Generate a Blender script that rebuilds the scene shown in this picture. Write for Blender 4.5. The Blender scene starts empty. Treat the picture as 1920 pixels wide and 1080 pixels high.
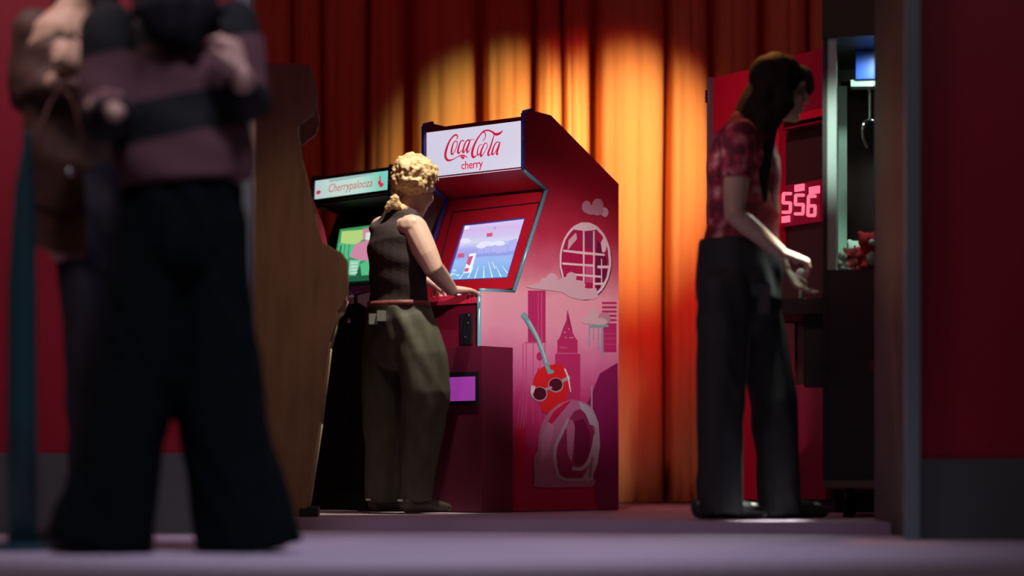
import bpy, bmesh, math, random
from mathutils import Vector, Matrix, Euler
random.seed(7)
S = bpy.context.scene
COL = S.collection
R = math.radians
# ------------------------------------------------------------------ camera, world, lights, exposure
F, HOR, CZ = 4500.0, 880.0, 0.23           # focal length in pixels of a 1920 frame, horizon row, lens height
cam = bpy.data.cameras.new('camera'); camo = bpy.data.objects.new('camera', cam); COL.objects.link(camo)
camo.location = (0, 0, CZ); camo.rotation_euler = (R(90), 0, 0)
cam.sensor_width = 36; cam.lens = F / 1920 * 36; cam.shift_y = (HOR - 540) / 1920
cam.clip_start = .1; cam.clip_end = 100
cam.dof.use_dof = True; cam.dof.focus_distance = 10.5; cam.dof.aperture_fstop = 1.0
S.camera = camo
S.view_settings.view_transform = 'Standard'; S.view_settings.look = 'None'
S.view_settings.exposure = 0.0; S.view_settings.gamma = 1.0; S.view_settings.use_curve_mapping = False
w = bpy.data.worlds.new('world'); S.world = w; w.use_nodes = True
w.node_tree.nodes['Background'].inputs[0].default_value = (.55, .30, .42, 1)
w.node_tree.nodes['Background'].inputs[1].default_value = .0045
try:
    S.cycles.use_denoising = True
    S.cycles.sample_clamp_indirect = 4.0
    S.cycles.max_bounces = 6
except Exception:
    pass

def aim(o, target):
    o.rotation_euler = (Vector(target) - o.location).to_track_quat('-Z', 'Y').to_euler()
def spot(name, loc, target, power, color, angle, blend=1.0, radius=.06):
    l = bpy.data.lights.new(name, 'SPOT'); l.energy = power; l.color = color
    l.spot_size = R(angle); l.spot_blend = blend; l.shadow_soft_size = radius
    o = bpy.data.objects.new(name, l); COL.objects.link(o); o.location = loc; aim(o, target); return o
def area(name, loc, target, power, color, sx, sy, spread=180):
    l = bpy.data.lights.new(name, 'AREA'); l.energy = power; l.color = color
    l.shape = 'RECTANGLE'; l.size = sx; l.size_y = sy; l.spread = R(spread)
    o = bpy.data.objects.new(name, l); COL.objects.link(o); o.location = loc; aim(o, target); return o
# theatre spots on the curtain: warm white ones inside a wider red one, hung to the right
spot('curtain_spot', (1.45, 10.2, 3.3), (.53, 13.0, 1.80), 680, (1.0, 1.0, .52), 26, 1.0, .04)
spot('curtain_spot', (1.25, 10.2, 3.3), (-.10, 13.0, 1.90), 460, (1.0, .96, .45), 22, 1.0, .04)
spot('curtain_spot', (1.45, 10.3, 3.3), (.36, 13.0, 1.52), 480, (1.0, .04, .05), 38, 1.0, .04)
area('red_wash_light', (0, 8.6, 4.2), (0, 13.0, 1.5), 13, (1.0, .03, .22), 5, .5)
# unseen pink spot added on the camera side to light the soda machine
spot('pink_spot', (.80, 5.2, 2.3), (.13, 10.75, .93), 1300, (1.0, .76, .82), 14, 1.0, .05)
# overhead lavender pool on the front floor
spot('floor_spot', (-.1, 4.4, 5.2), (-.18, 6.9, 0), 640, (.82, .72, 1.0), 36, 1.0, .3)
# white overhead lamps over the players, and an added one for the claw frame
spot('white_overhead_lamp', (.05, 9.55, 3.5), (-.44, 10.12, 1.1), 480, (1.0, .93, .78), 20, .8, .05)
spot('white_overhead_lamp', (1.29, 8.74, 3.2), (1.04, 8.78, 1.0), 2600, (.92, 1.0, .90), 6.5, 1.0, .05)
spot('white_overhead_lamp', (1.05, 7.4, 3.2), (1.245, 9.3, 1.50), 430, (.82, 1.0, .90), 8.5, 1.0, .05)
spot("orange_rim_lamp", (.60, 10.3, 3.6), (.97, 8.97, 1.68), 420, (1.0, .40, .10), 9, .8, .05)
spot('red_machine_fill', (.25, 8.9, 3.5), (1.02, 10.9, 1.4), 170, (1.0, .45, .55), 36, 1.0, .08)  # unseen spot added to brighten the red game machine
spot('amber_fill_spot', (-.15, 7.4, 3.2), (-.80, 9.35, .70), 62, (1.0, .74, .50), 28, 1.0, .08)  # unseen warm spot added to lift the brown cabinet's side
spot('warm_left_lamp', (-1.75, 6.2, 3.4), (-1.28, 7.1, 1.4), 75, (1.0, .82, .70), 20, .9, .08)
area('red_left_wash', (-1.9, 6.6, 3.2), (-1.3, 8.6, .8), 20, (1.0, .72, .80), .8, .8)
area('red_right_wash', (2.0, 5.2, 3.0), (1.75, 7.8, .3), 3.2, (1.0, .9, .9), .8, .8)

# ------------------------------------------------------------------ helpers
def V(px, py, Y):
    return Vector(((px - 960) * Y / F, Y, CZ + (HOR - py) * Y / F))
MATS = {}
def mat(name, color, rough=.6, metal=0.0, emit=None, strength=1.0, var=0.0, scale=40.0, bump=0.0, stretch=(1, 1, 1), spec=.5, sheen=0.0):
    if name in MATS: return MATS[name]
    m = bpy.data.materials.new(name); m.use_nodes = True
    nt = m.node_tree; b = nt.nodes['Principled BSDF']
    b.inputs['Base Color'].default_value = (*color, 1); b.inputs['Roughness'].default_value = rough
    b.inputs['Metallic'].default_value = metal; b.inputs['Specular IOR Level'].default_value = spec
    if sheen:
        b.inputs['Sheen Weight'].default_value = sheen
        b.inputs['Sheen Tint'].default_value = (*color, 1)
    if emit is not None:
        b.inputs['Emission Color'].default_value = (*emit, 1); b.inputs['Emission Strength'].default_value = strength
    tc = nt.nodes.new('ShaderNodeTexCoord'); mp = nt.nodes.new('ShaderNodeMapping'); mp.inputs['Scale'].default_value = stretch
    n = nt.nodes.new('ShaderNodeTexNoise'); n.inputs['Scale'].default_value = scale; n.inputs['Detail'].default_value = 4
    nt.links.new(tc.outputs['Object'], mp.inputs[0]); nt.links.new(mp.outputs[0], n.inputs['Vector'])
    if var:
        r = nt.nodes.new('ShaderNodeValToRGB')
        r.color_ramp.elements[0].position = .3; r.color_ramp.elements[1].position = .7
        r.color_ramp.elements[0].color = (*[c * (1 - var) for c in color], 1)
        r.color_ramp.elements[1].color = (*[min(1, c * (1 + var)) for c in color], 1)
        nt.links.new(n.outputs['Fac'], r.inputs[0]); nt.links.new(r.outputs[0], b.inputs['Base Color'])
    if bump:
        bp = nt.nodes.new('ShaderNodeBump'); bp.inputs['Strength'].default_value = bump; bp.inputs['Distance'].default_value = .01
        nt.links.new(n.outputs['Fac'], bp.inputs['Height']); nt.links.new(bp.outputs[0], b.inputs['Normal'])
    MATS[name] = m; return m
def ramp_mat(name, axis, stops, rough=.5, emit=False, strength=1.0, constant=False, lo=0.0, hi=1.0, wobble=0.0, bump=0.0):
    """colour printed along one direction of the object's own space"""
    if name in MATS: return MATS[name]
    m = bpy.data.materials.new(name); m.use_nodes = True
    nt = m.node_tree; b = nt.nodes['Principled BSDF']; b.inputs['Roughness'].default_value = rough
    tc = nt.nodes.new('ShaderNodeTexCoord'); d = nt.nodes.new('ShaderNodeVectorMath'); d.operation = 'DOT_PRODUCT'
    d.inputs[1].default_value = axis; nt.links.new(tc.outputs['Object'], d.inputs[0])
    mr = nt.nodes.new('ShaderNodeMapRange'); mr.inputs[1].default_value = lo; mr.inputs[2].default_value = hi
    nt.links.new(d.outputs['Value'], mr.inputs[0])
    src = mr.outputs[0]
    n = nt.nodes.new('ShaderNodeTexNoise'); n.inputs['Scale'].default_value = 9
    nt.links.new(tc.outputs['Object'], n.inputs['Vector'])
    if wobble:
        ma = nt.nodes.new('ShaderNodeMath'); ma.operation = 'MULTIPLY_ADD'; ma.inputs[1].default_value = wobble; ma.inputs[2].default_value = -wobble / 2
        nt.links.new(n.outputs['Fac'], ma.inputs[0])
        ad = nt.nodes.new('ShaderNodeMath'); nt.links.new(ma.outputs[0], ad.inputs[0]); nt.links.new(src, ad.inputs[1]); src = ad.outputs[0]
    r = nt.nodes.new('ShaderNodeValToRGB'); cr = r.color_ramp
    if constant: cr.interpolation = 'CONSTANT'
    while len(cr.elements) < len(stops): cr.elements.new(.5)
    for e, (p, c) in zip(cr.elements, stops): e.position = p
    for e, (p, c) in zip(cr.elements, stops): e.color = (*c, 1)
    nt.links.new(src, r.inputs[0])
    if bump:
        n2 = nt.nodes.new('ShaderNodeTexNoise'); n2.inputs['Scale'].default_value = 160
        nt.links.new(tc.outputs['Object'], n2.inputs['Vector'])
        bp = nt.nodes.new('ShaderNodeBump'); bp.inputs['Strength'].default_value = bump; bp.inputs['Distance'].default_value = .01
        nt.links.new(n2.outputs['Fac'], bp.inputs['Height']); nt.links.new(bp.outputs[0], b.inputs['Normal'])
    if emit:
        b.inputs['Base Color'].default_value = (.02, .02, .02, 1)
        nt.links.new(r.outputs[0], b.inputs['Emission Color']); b.inputs['Emission Strength'].default_value = strength
    else:
        nt.links.new(r.outputs[0], b.inputs['Base Color'])
    MATS[name] = m; return m
def glass_mat(name, tint=(.8, .9, .85)):
    if name in MATS: return MATS[name]
    m = bpy.data.materials.new(name); m.use_nodes = True; nt = m.node_tree
    out = nt.nodes['Material Output']; t = nt.nodes.new('ShaderNodeBsdfTransparent'); t.inputs[0].default_value = (*tint, 1)
    g = nt.nodes.new('ShaderNodeBsdfGlossy'); g.inputs['Roughness'].default_value = .03
    mx = nt.nodes.new('ShaderNodeMixShader'); mx.inputs[0].default_value = .06
    nt.links.new(t.outputs[0], mx.inputs[1]); nt.links.new(g.outputs[0], mx.inputs[2]); nt.links.new(mx.outputs[0], out.inputs[0])
    MATS[name] = m; return m

def link(name, me, mats, parent=None, smooth=False):
    o = bpy.data.objects.new(name, me); COL.objects.link(o)
    if not isinstance(mats, (list, tuple)): mats = [mats]
    for m in mats: me.materials.append(m)
    if parent is not None: o.parent = parent
    if smooth:
        for p in me.polygons: p.use_smooth = True
    return o
def obj(name, bm, mats, parent=None, smooth=False, bevel=0.0):
    if bevel:
        es = [e for e in bm.edges if len(e.link_faces) == 2 and e.calc_face_angle(0) > .5]
        bmesh.ops.bevel(bm, geom=es, offset=bevel, segments=2, profile=.6, affect='EDGES', clamp_overlap=True)
    bmesh.ops.recalc_face_normals(bm, faces=bm.faces[:])
    me = bpy.data.meshes.new(name); bm.to_mesh(me); bm.free()
    return link(name, me, mats, parent, smooth)
def tag(o, label=None, cat=None, group=None, kind=None):
    if label: o['label'] = label
    if cat: o['category'] = cat
    if group: o['group'] = group
    if kind: o['kind'] = kind
    return o
def empty(name, loc, rz, label, cat, group=None):
    o = bpy.data.objects.new(name, None); COL.objects.link(o); o.location = loc; o.rotation_euler = (0, 0, rz)
    o.empty_display_size = .1
    return tag(o, label, cat, group)
def box(bm, lo, hi, mi=0):
    x0, y0, z0 = lo; x1, y1, z1 = hi
    v = [bm.verts.new(c) for c in ((x0,y0,z0),(x1,y0,z0),(x1,y1,z0),(x0,y1,z0),(x0,y0,z1),(x1,y0,z1),(x1,y1,z1),(x0,y1,z1))]
    for f in ((0,3,2,1),(4,5,6,7),(0,1,5,4),(1,2,6,5),(2,3,7,6),(3,0,4,7)):
        bm.faces.new([v[i] for i in f]).material_index = mi
    return v
def slab(bm, pts, off, mi=0):
    """closed prism: polygon pts pushed along vector off"""
    a = [bm.verts.new(p) for p in pts]; b = [bm.verts.new(Vector(p) + Vector(off)) for p in pts]
    n = len(pts)
    fs = [bm.faces.new(a), bm.faces.new(b[::-1])]
    for i in range(n): fs.append(bm.faces.new((a[i], b[i], b[(i+1) % n], a[(i+1) % n])))
    for f in fs: f.material_index = mi
def poly(bm, pts, mi=0):
    f = bm.faces.new([bm.verts.new(p) for p in pts]); f.material_index = mi
def ribbon(bm, pts, ws, nrm, mi=0):
    """flat stroke of changing width along pts in the plane with normal nrm"""
    pts = [Vector(p) for p in pts]; L, Rr = [], []
    if isinstance(ws, (int, float)): ws = [ws] * len(pts)
    for i, p in enumerate(pts):
        t = pts[min(i+1, len(pts)-1)] - pts[max(i-1, 0)]
        s = t.cross(nrm); s = s.normalized() if s.length > 1e-9 else Vector((1, 0, 0))
        L.append(bm.verts.new(p + s * ws[i] / 2)); Rr.append(bm.verts.new(p - s * ws[i] / 2))
    for i in range(len(pts)-1):
        bm.faces.new((L[i], L[i+1], Rr[i+1], Rr[i])).material_index = mi
def pieces(name, bm, mats, parent):
    """each loose face of bm becomes a flat part of its own"""
    for f in list(bm.faces):
        me = bpy.data.meshes.new(name); me.from_pydata([tuple(v.co) for v in f.verts], [], [list(range(len(f.verts)))])
        link(name, me, mats[f.material_index], parent)
    bm.free()
def catmull(pts, n=6):
    pts = [Vector(p) for p in pts]; out = []
    for i in range(len(pts)-1):
        p0, p1, p2, p3 = pts[max(i-1, 0)], pts[i], pts[i+1], pts[min(i+2, len(pts)-1)]
        for k in range(n):
            t = k / n
            out.append(.5 * ((2*p1) + (p2-p0)*t + (2*p0-5*p1+4*p2-p3)*t*t + (3*p1-p0-3*p2+p3)*t**3))
    out.append(pts[-1]); return out
def loft(bm, st, side=(1, 0, 0), seg=14, flat=(False, False), mi=0):
    """st: list of (centre, r_side, r_other); closed elliptical sweep with rounded or flat ends"""
    st = [(Vector(c), a, b) for c, a, b in st]; side = Vector(side); rings = []
    full = []
    d0 = (st[0][0] - st[1][0]).normalized(); d1 = (st[-1][0] - st[-2][0]).normalized()
    if not flat[0]:
        c, a, b = st[0]; m = min(a, b)
        full += [(c + d0*m*.95, a*.35, b*.35), (c + d0*m*.7, a*.72, b*.72), (c + d0*m*.35, a*.93, b*.93)]
    full += st
    if not flat[1]:
        c, a, b = st[-1]; m = min(a, b)
        full += [(c + d1*m*.35, a*.93, b*.93), (c + d1*m*.7, a*.72, b*.72), (c + d1*m*.95, a*.35, b*.35)]
    for i, (c, a, b) in enumerate(full):
        t = full[min(i+1, len(full)-1)][0] - full[max(i-1, 0)][0]
        t = t.normalized()
        s = side - t * side.dot(t)
        s = s.normalized() if s.length > 1e-4 else t.orthogonal().normalized()
        u = t.cross(s)
        rings.append([bm.verts.new(c + s*a*math.cos(k*2*math.pi/seg) + u*b*math.sin(k*2*math.pi/seg)) for k in range(seg)])
    fs = []
    for i in range(len(rings)-1):
        for k in range(seg):
            fs.append(bm.faces.new((rings[i][k], rings[i][(k+1) % seg], rings[i+1][(k+1) % seg], rings[i+1][k])))
    fs.append(bm.faces.new(rings[0][::-1])); fs.append(bm.faces.new(rings[-1]))
    for f in fs: f.material_index = mi
def tube(bm, pts, r, seg=8, mi=0):
    pts = [Vector(p) for p in pts]
    rs = [r] * len(pts) if isinstance(r, (int, float)) else r
    t = pts[1] - pts[0]
    loft(bm, [(p, q, q) for p, q in zip(pts, rs)], t.orthogonal(), seg, (True, True), mi)
def ell(bm, c, rad, rot=None, mi=0, sub=2):
    m = Matrix.Translation(Vector(c)) @ (rot.to_4x4() if rot is not None else Matrix.Identity(4)) @ Matrix.Diagonal((*rad, 1))
    r = bmesh.ops.create_icosphere(bm, subdivisions=sub, radius=1, matrix=m)
    for v in r['verts']:
        for f in v.link_faces: f.material_index = mi
def cyl(bm, p0, p1, r, seg=16, mi=0): tube(bm, [p0, p1], r, seg, mi)
def melt(name, bm, voxel, smooth, mats, parent, assign=None, origin=None, noise=None):
    """union everything in bm into one continuous skin"""
    bmesh.ops.recalc_face_normals(bm, faces=bm.faces[:])
    me = bpy.data.meshes.new('tmp'); bm.to_mesh(me); bm.free()
    t = bpy.data.objects.new('tmp', me); COL.objects.link(t)
    m = t.modifiers.new('r', 'REMESH'); m.mode = 'VOXEL'; m.voxel_size = voxel; m.use_smooth_shade = True
    if smooth:
        s = t.modifiers.new('s', 'SMOOTH'); s.factor = .5; s.iterations = smooth
    dg = bpy.context.evaluated_depsgraph_get()
    out = bpy.data.meshes.new_from_object(t.evaluated_get(dg)); out.name = name
    bpy.data.objects.remove(t); bpy.data.meshes.remove(me)
    out.materials.clear()
    if noise is not None:
        for v, nn in zip(out.vertices, [tuple(v.normal) for v in out.vertices]):
            v.co = v.co + Vector(nn) * noise(v.co)
    if assign is not None:
        for p in out.polygons: p.material_index = assign(p.center)
    if origin is not None: out.transform(Matrix.Translation(-Vector(origin)))
    return link(name, out, mats, parent, True)
def text_mesh(name, body, size, shear, mats, parent, matrix, extrude=.0004, offset=0.0, space=1.0):
    c = bpy.data.curves.new('t', 'FONT'); c.body = body; c.size = size; c.shear = shear; c.align_x = 'CENTER'; c.align_y = 'CENTER'
    c.extrude = extrude; c.offset = offset; c.resolution_u = 3; c.space_character = space
    t = bpy.data.objects.new('t', c); COL.objects.link(t)
    me = bpy.data.meshes.new_from_object(t.evaluated_get(bpy.context.evaluated_depsgraph_get())); me.name = name
    bpy.data.objects.remove(t); me.materials.clear()
    o = link(name, me, mats, parent); o.matrix_local = matrix; return o
def basis(o, ex, ey):
    """matrix with local x = ex, y = ey, z = ex x ey at point o"""
    ex = Vector(ex).normalized(); ez = ex.cross(Vector(ey)).normalized(); ey = ez.cross(ex)
    return Matrix(((ex.x, ey.x, ez.x, o[0]), (ex.y, ey.y, ez.y, o[1]), (ex.z, ey.z, ez.z, o[2]), (0, 0, 0, 1)))

# ------------------------------------------------------------------ room
PZ = .043
m_floor = mat('floor_lavender', (.52, .47, .58), .75, var=.06, scale=1.2, bump=.05)
bm = bmesh.new(); box(bm, (-6, 2.0, -.05), (6, 14, 0)); tag(obj('floor', bm, m_floor), kind='structure')
m_stage = mat('stage_mauve', (.40, .30, .40), .7, var=.08, scale=3)
bm = bmesh.new()
slab(bm, [(-5, 9.30, .001), (-.85, 9.16, .001), (1.33, 8.42, .001), (1.36, 9.0, .001), (5, 9.05, .001), (5, 13.9, .001), (-5, 13.9, .001)], (0, 0, PZ-.001))
tag(obj('platform', bm, m_stage, bevel=.006), kind='structure')
bm = bmesh.new(); box(bm, (-5, 13.7, PZ), (5, 13.9, 4.4)); tag(obj('wall_back', bm, mat('back_wall_maroon', (.12, .02, .03), .8)), kind='structure')
m_redwall = mat('red_wall_paint', (.40, .006, .03), .55, var=.06, scale=2)
m_skirt = mat('grey_skirting', (.105, .125, .125), .6, var=.05, scale=3)
m_jamb = mat('grey_jamb', (.042, .045, .05), .6, var=.05, scale=3)
m_trim = mat('pale_trim', (.20, .27, .30), .45, var=.04, scale=4)
bm = bmesh.new(); slab(bm, [(1.317, 7.82, 0), (4, 7.82, 0), (4, 8.95, 0), (1.354, 8.95, 0)], (0, 0, 3.6)); tag(obj('wall_right', bm, [m_redwall]), kind='structure')
bm = bmesh.new(); box(bm, (1.322, 7.80, 0), (4, 7.82, .263)); tag(obj('baseboard_right', bm, m_skirt, bevel=.003), kind='structure')
bm = bmesh.new(); slab(bm, [(1.314, 7.815, 0), (1.317, 7.815, 0), (1.354, 8.95, 0), (1.351, 8.95, 0)], (0, 0, 3.6)); tag(obj('trim_1', bm, m_jamb), kind='structure')
bm = bmesh.new(); box(bm, (1.276, 7.775, 0), (1.322, 7.815, 3.6)); tag(obj('trim_2', bm, m_trim, bevel=.004), kind='structure')
bm = bmesh.new(); box(bm, (-4, 8.60, 0), (-.945, 8.75, 3.6)); tag(obj('wall_left', bm, m_redwall), kind='structure')
bm = bmesh.new(); box(bm, (-4, 8.58, 0), (-.95, 8.60, .288)); tag(obj('baseboard_left', bm, m_skirt, bevel=.003), kind='structure')
bm = bmesh.new(); box(bm, (-.985, 8.565, 0), (-.935, 8.76, 3.6)); tag(obj('trim_3', bm, m_trim, bevel=.004), kind='structure')

# ------------------------------------------------------------------ curtain
def build_curtain():
    Y0 = 13.0
    gaps = [(-900,20),(-760,16),(-640,20),(-500,14),(-380,20),(-250,18),(-130,22),(-10,16),(110,20),(220,16),(330,20),(430,14),
            (545,12),(604,10),(688,12),(762,28),(900,28),(1000,18),(1054,10),(1115,24),(1249,17),(1336,20),(1430,20),(1515,12),(1600,20),
            (1700,16),(1800,20),(1910,16),(2030,20),(2150,18),(2270,20),(2400,16),(2540,20),(2680,18),(2800,20)]
    X = lambda px: (px - 960) * Y0 / F
    prof = []
    rnd = random.Random(3)
    for (a, wa), (b, wb) in zip(gaps, gaps[1:]):
        x0, x1 = X(a + wa/2), X(b - wb/2); wd = x1 - x0
        dep = min(.085, .035 + wd*.12); ph = rnd.uniform(0, 6)
        prof += [(X(a - wa/2) + .004, Y0 + .02), (X(a - wa*.2), Y0 + .30), (X(a + wa*.2), Y0 + .30), (x0 - .004, Y0 + .02)]
        n = 16
        for k in range(n + 1):
            t = k / n
            y = Y0 - dep * math.sin(math.pi * t) ** .38 + .010 * math.sin(t * 17 + ph) * math.sin(math.pi * t) + .006*math.sin(t*31+ph*2)*math.sin(math.pi*t)
            prof.append((x0 + wd * t, y))
    prof.sort(key=lambda q: q[0])
    rows = 14; z0, z1 = PZ + .008, 3.9
    verts, faces = [], []
    for j in range(rows + 1):
        z = z0 + (z1 - z0) * j / rows
        for i, (x, y) in enumerate(prof):
            s = .006 * math.sin(z * 2.1 + i * .11)
            verts.append((x + s, y + .3*s, z))
    n = len(prof)
    for j in range(rows):
        for i in range(n - 1): faces.append((j*n+i, j*n+i+1, (j+1)*n+i+1, (j+1)*n+i))
    me = bpy.data.meshes.new('stage_curtain'); me.from_pydata(verts, [], faces)
    m = mat('curtain_velvet', (.74, .34, .115), .85, var=.07, scale=14, stretch=(6, 6, .35), bump=.12, spec=.15, sheen=.15)
    o = link('stage_curtain', me, m, None, True)
    sm = o.modifiers.new('thick', 'SOLIDIFY'); sm.thickness = .004; sm.offset = 0
    tag(o, 'tall red pleated stage curtain glowing orange behind the arcade machines', 'curtain')
build_curtain()

# ------------------------------------------------------------------ arcade cabinets
m_black = mat('black_laminate', (.012, .013, .016), .45, var=.1, scale=8)
m_blackplastic = mat('black_plastic', (.02, .02, .022), .3)
m_chrome = mat('chrome', (.8, .8, .82), .15, 1.0)
m_redlam = mat('red_laminate', (.55, .012, .03), .38, var=.05, scale=5)
m_darkred = mat('dark_red_laminate', (.19, .006, .028), .45, var=.06, scale=5)
m_maroon = mat('maroon_laminate', (.13, .008, .034), .5, var=.08, scale=5)
m_blueedge = mat('blue_edge_moulding', (.05, .09, .55), .25, spec=.7)
m_tealedge = mat('teal_edge_moulding', (.10, .30, .34), .25, spec=.7)

class Cab:
    def __init__(s, name, label, corner, theta):
        s.th = theta; s.o = Vector((corner[0], corner[1], PZ))
        s.root = empty(name, s.o, -theta, label, 'arcade machine')
        s.M = Matrix.Translation(s.o) @ Matrix.Rotation(-theta, 4, 'Z'); s.Mi = s.M.inverted()
        s.camL = s.Mi @ Vector((0, 0, CZ))
    def hit(s, px, py, p, n):
        """local point of the plane (p, n) that lies on the sight line measured at (px, py)"""
        d = s.Mi.to_3x3() @ Vector(((px - 960) / F, 1, (HOR - py) / F)); n = Vector(n)
        t = n.dot(Vector(p) - s.camL) / n.dot(d)
        return s.camL + d * t
    def side(s, px, py, off=0.0): return s.hit(px, py, (off, 0, 0), (1, 0, 0))
    def front(s, px, py, v=0.0): return s.hit(px, py, (0, v, 0), (0, 1, 0))

# ---- red soda machine
C = Cab('arcade_cabinet', 'tall red arcade cabinet with a white soda marquee and printed skyline side', ((903-960)*10.3/F, 10.3), R(41.3))
W = .62
P = {k: C.side(*q) for k, q in dict(base=(903, 957), ctl=(903, 546), ctlb=(967, 549), brow=(1029, 355), mlow=(985, 317), mtop=(985, 212),
     t1=(1001, 208), t2=(1033, 216), back=(1160, 345), baseb=(1160, 957)).items()}
zt = lambda q: (q.y, q.z)
prof = [(0, 0.004), (0, P['ctl'].z), zt(P['ctlb']), zt(P['brow']), zt(P['mlow']), zt(P['mtop']), zt(P['t1']), zt(P['t2']), zt(P['back']), (P['back'].y, 0.004)]
SKY = [(0, (.48, .004, .05)), (.16, (.55, .012, .09)), (.28, (.50, .04, .18)), (.37, (.62, .17, .34)), (.46, (.74, .34, .44)), (.54, (.76, .38, .42)),
       (.62, (.58, .13, .20)), (.70, (.46, .03, .07)), (.82, (.28, .008, .025)), (1, (.22, .005, .02))]
m_sky = ramp_mat('printed_sunset', (0, 0, 1), SKY, .42, lo=0.0, hi=P['t1'].z, wobble=.05)
for x0, nm, mm in ((-.02, 'side_panel', m_sky), (-W, 'side_panel', m_darkred)):
    bm = bmesh.new(); slab(bm, [(x0, a, b) for a, b in prof], (.02, 0, 0))
    sp = obj(nm, bm, mm, C.root, bevel=.0015)
    if x0 == -.02: sp_r = sp; sp['label'] = 'side panel printed with a pink skyline'
    for seq, mm2, nm2 in ((prof[4:7], m_blueedge, 'edge_moulding'), (prof[0:5], m_tealedge if x0 > -.1 else m_blueedge, 'edge_moulding')):
        bm = bmesh.new()
        for a, b in zip(seq, seq[1:]):
            d = Vector((0, b[0]-a[0], b[1]-a[1])); nn = Vector((0, -d.z, d.y)).normalized() * .004
            tube(bm, [Vector((x0+.01, a[0], a[1])) + nn, Vector((x0+.01, b[0], b[1])) + nn], .0095, 8)
        obj(nm2, bm, mm2, sp, True)
# inner panels between the sides
xi, xo = -W + .02, -.02
def strip(name, a, b, thick, mm, root, x0=xi, x1=xo, inset=0.0, bevel=.001):
    d = Vector((0, b[0]-a[0], b[1]-a[1])); n = Vector((0, d.z, -d.y)).normalized()      # inward normal
    bm = bmesh.new()
    A, B = Vector((0, *a)) + n*inset, Vector((0, *b)) + n*inset
    slab(bm, [(x0, A.y, A.z), (x1, A.y, A.z), (x1, B.y, B.z), (x0, B.y, B.z)], n*thick)
    return obj(name, bm, mm, root, bevel=bevel)
pm, pt = zt(P['mlow']), zt(P['mtop'])
m_marq = mat('marquee_backlight', (.6, .6, .65), .3, emit=(.60, .60, .74), strength=1.0)
marq = strip('marquee', (pm[0], pm[1]+.004), (pt[0], pt[1]-.03), .02, m_marq, C.root, inset=.006)
strip('marquee_top_trim', (pt[0], pt[1]-.03), (pt[0], pt[1]-.012), .02, m_darkred, C.root, inset=.006)
strip('top_panel', (pt[0]+.006, pt[1]-.012), (prof[7][0], prof[7][1]-.02), .015, m_darkred, C.root)
strip('sloped_rear_panel', prof[7], prof[8], .015, m_darkred, C.root, inset=.012)
strip('rear_panel', prof[8], prof[9], .015, m_darkred, C.root, inset=.012)
strip('speaker_panel', prof[3], pm, .015, m_redlam, C.root, inset=.008)
# marquee lettering, laid out in fractions of the marquee face
mz0, mz1 = pm[1]+.004, pt[1]-.03
def mq(cx, cy, lift=.0006):
    """crop position of the photographed lettering -> marquee plane"""
    a = (cx - 120) / 1432; top = 390 - 230*a; bot = 1074 - 204*a; b = (cy - top) / (bot - top)
    v = pm[0] + (pt[0]-pm[0]) * (1-b) + .006 - lift
    return Vector((xi + (xo - xi) * a, v, mz1 + (mz0 - mz1) * b))
m_redink = mat('backlit_red_ink', (.5, .01, .04), .4, emit=(.55, .012, .06), strength=.9)
bm = bmesh.new(); k = (xo - xi) / 1432; nrm = Vector((0, -1, 0)); lay = [0]
def stroke(pts, ws, n=7):
    lay[0] += 1
    q = catmull([Vector((x, y, 0)) for x, y in pts], n)
    m = len(pts) - 1; W2 = []
    for i in range(len(q)):
        f = i / (len(q)-1) * m; j = min(int(f), m-1); W2.append((ws[j]*(1-(f-j)) + ws[j+1]*(f-j)) * k)
    ribbon(bm, [mq(p.x, p.y, .0006 + .00004*lay[0]) for p in q], W2, nrm)
stroke([(575,468),(597,430),(570,405),(520,435),(465,515),(425,620),(408,710),(425,765),(460,785),(520,770),(580,735),(640,708),(690,705),(755,738)], [12,16,20,20,26,34,36,32,24,14,10,14,18,3])
stroke([(640,722),(675,738),(700,728)], [8,34,8])
stroke([(585,500),(550,500),(520,560),(502,640),(505,690),(530,680),(565,620),(590,540),(585,500),(560,520)], [8,12,22,28,26,12,12,14,10,6])
stroke([(690,505),(675,480),(640,505),(612,580),(598,650),(612,672),(640,650),(680,610)], [14,12,18,26,28,22,10,6])
stroke([(780,480),(745,475),(705,530),(680,610),(675,655),(695,650),(730,590),(768,500)], [8,14,20,26,26,14,10,10])
stroke([(785,465),(762,540),(735,620),(740,655),(775,620),(800,570)], [18,24,26,22,8,5])
stroke([(745,490),(800,465),(850,462)], [6,8,5])
stroke([(965,478),(1005,440),(1010,375),(975,350),(920,410),(865,500),(825,600),(812,680),(830,722),(860,712),(892,672)], [8,12,16,14,20,26,34,36,30,16,5])
stroke([(940,375),(985,335),(1050,322),(1105,340),(1150,372),(1195,372),(1240,345),(1262,310)], [10,16,18,20,30,32,22,6])
stroke([(965,540),(925,545),(900,600),(890,660),(900,690),(930,660),(965,600),(985,560)], [6,10,16,20,18,8,8,6])
stroke([(1040,520),(1005,512),(970,570),(945,640),(940,700),(965,690),(1005,630),(1040,550),(1030,520)], [6,14,20,26,30,14,10,12,6])
stroke([(1140,385),(1120,450),(1085,560),(1055,640),(1050,685),(1075,680),(1110,640)], [10,18,24,28,26,12,5])
stroke([(1215,495),(1175,492),(1135,555),(1112,630),(1110,672),(1135,665),(1175,600),(1205,520)], [8,14,20,26,24,12,10,8])
stroke([(1225,488),(1205,560),(1180,640),(1180,672),(1205,660)], [18,24,28,22,6])
obj('marquee_script', bm, m_redink, marq)
q = mq(812, 838, .002); e = mq(912, 824, .002) - q
text_mesh('marquee_word', 'cherry', .052, .0, m_redink, marq, basis(q, e, (0, 0, 1)), offset=.0004, space=.95)
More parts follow.
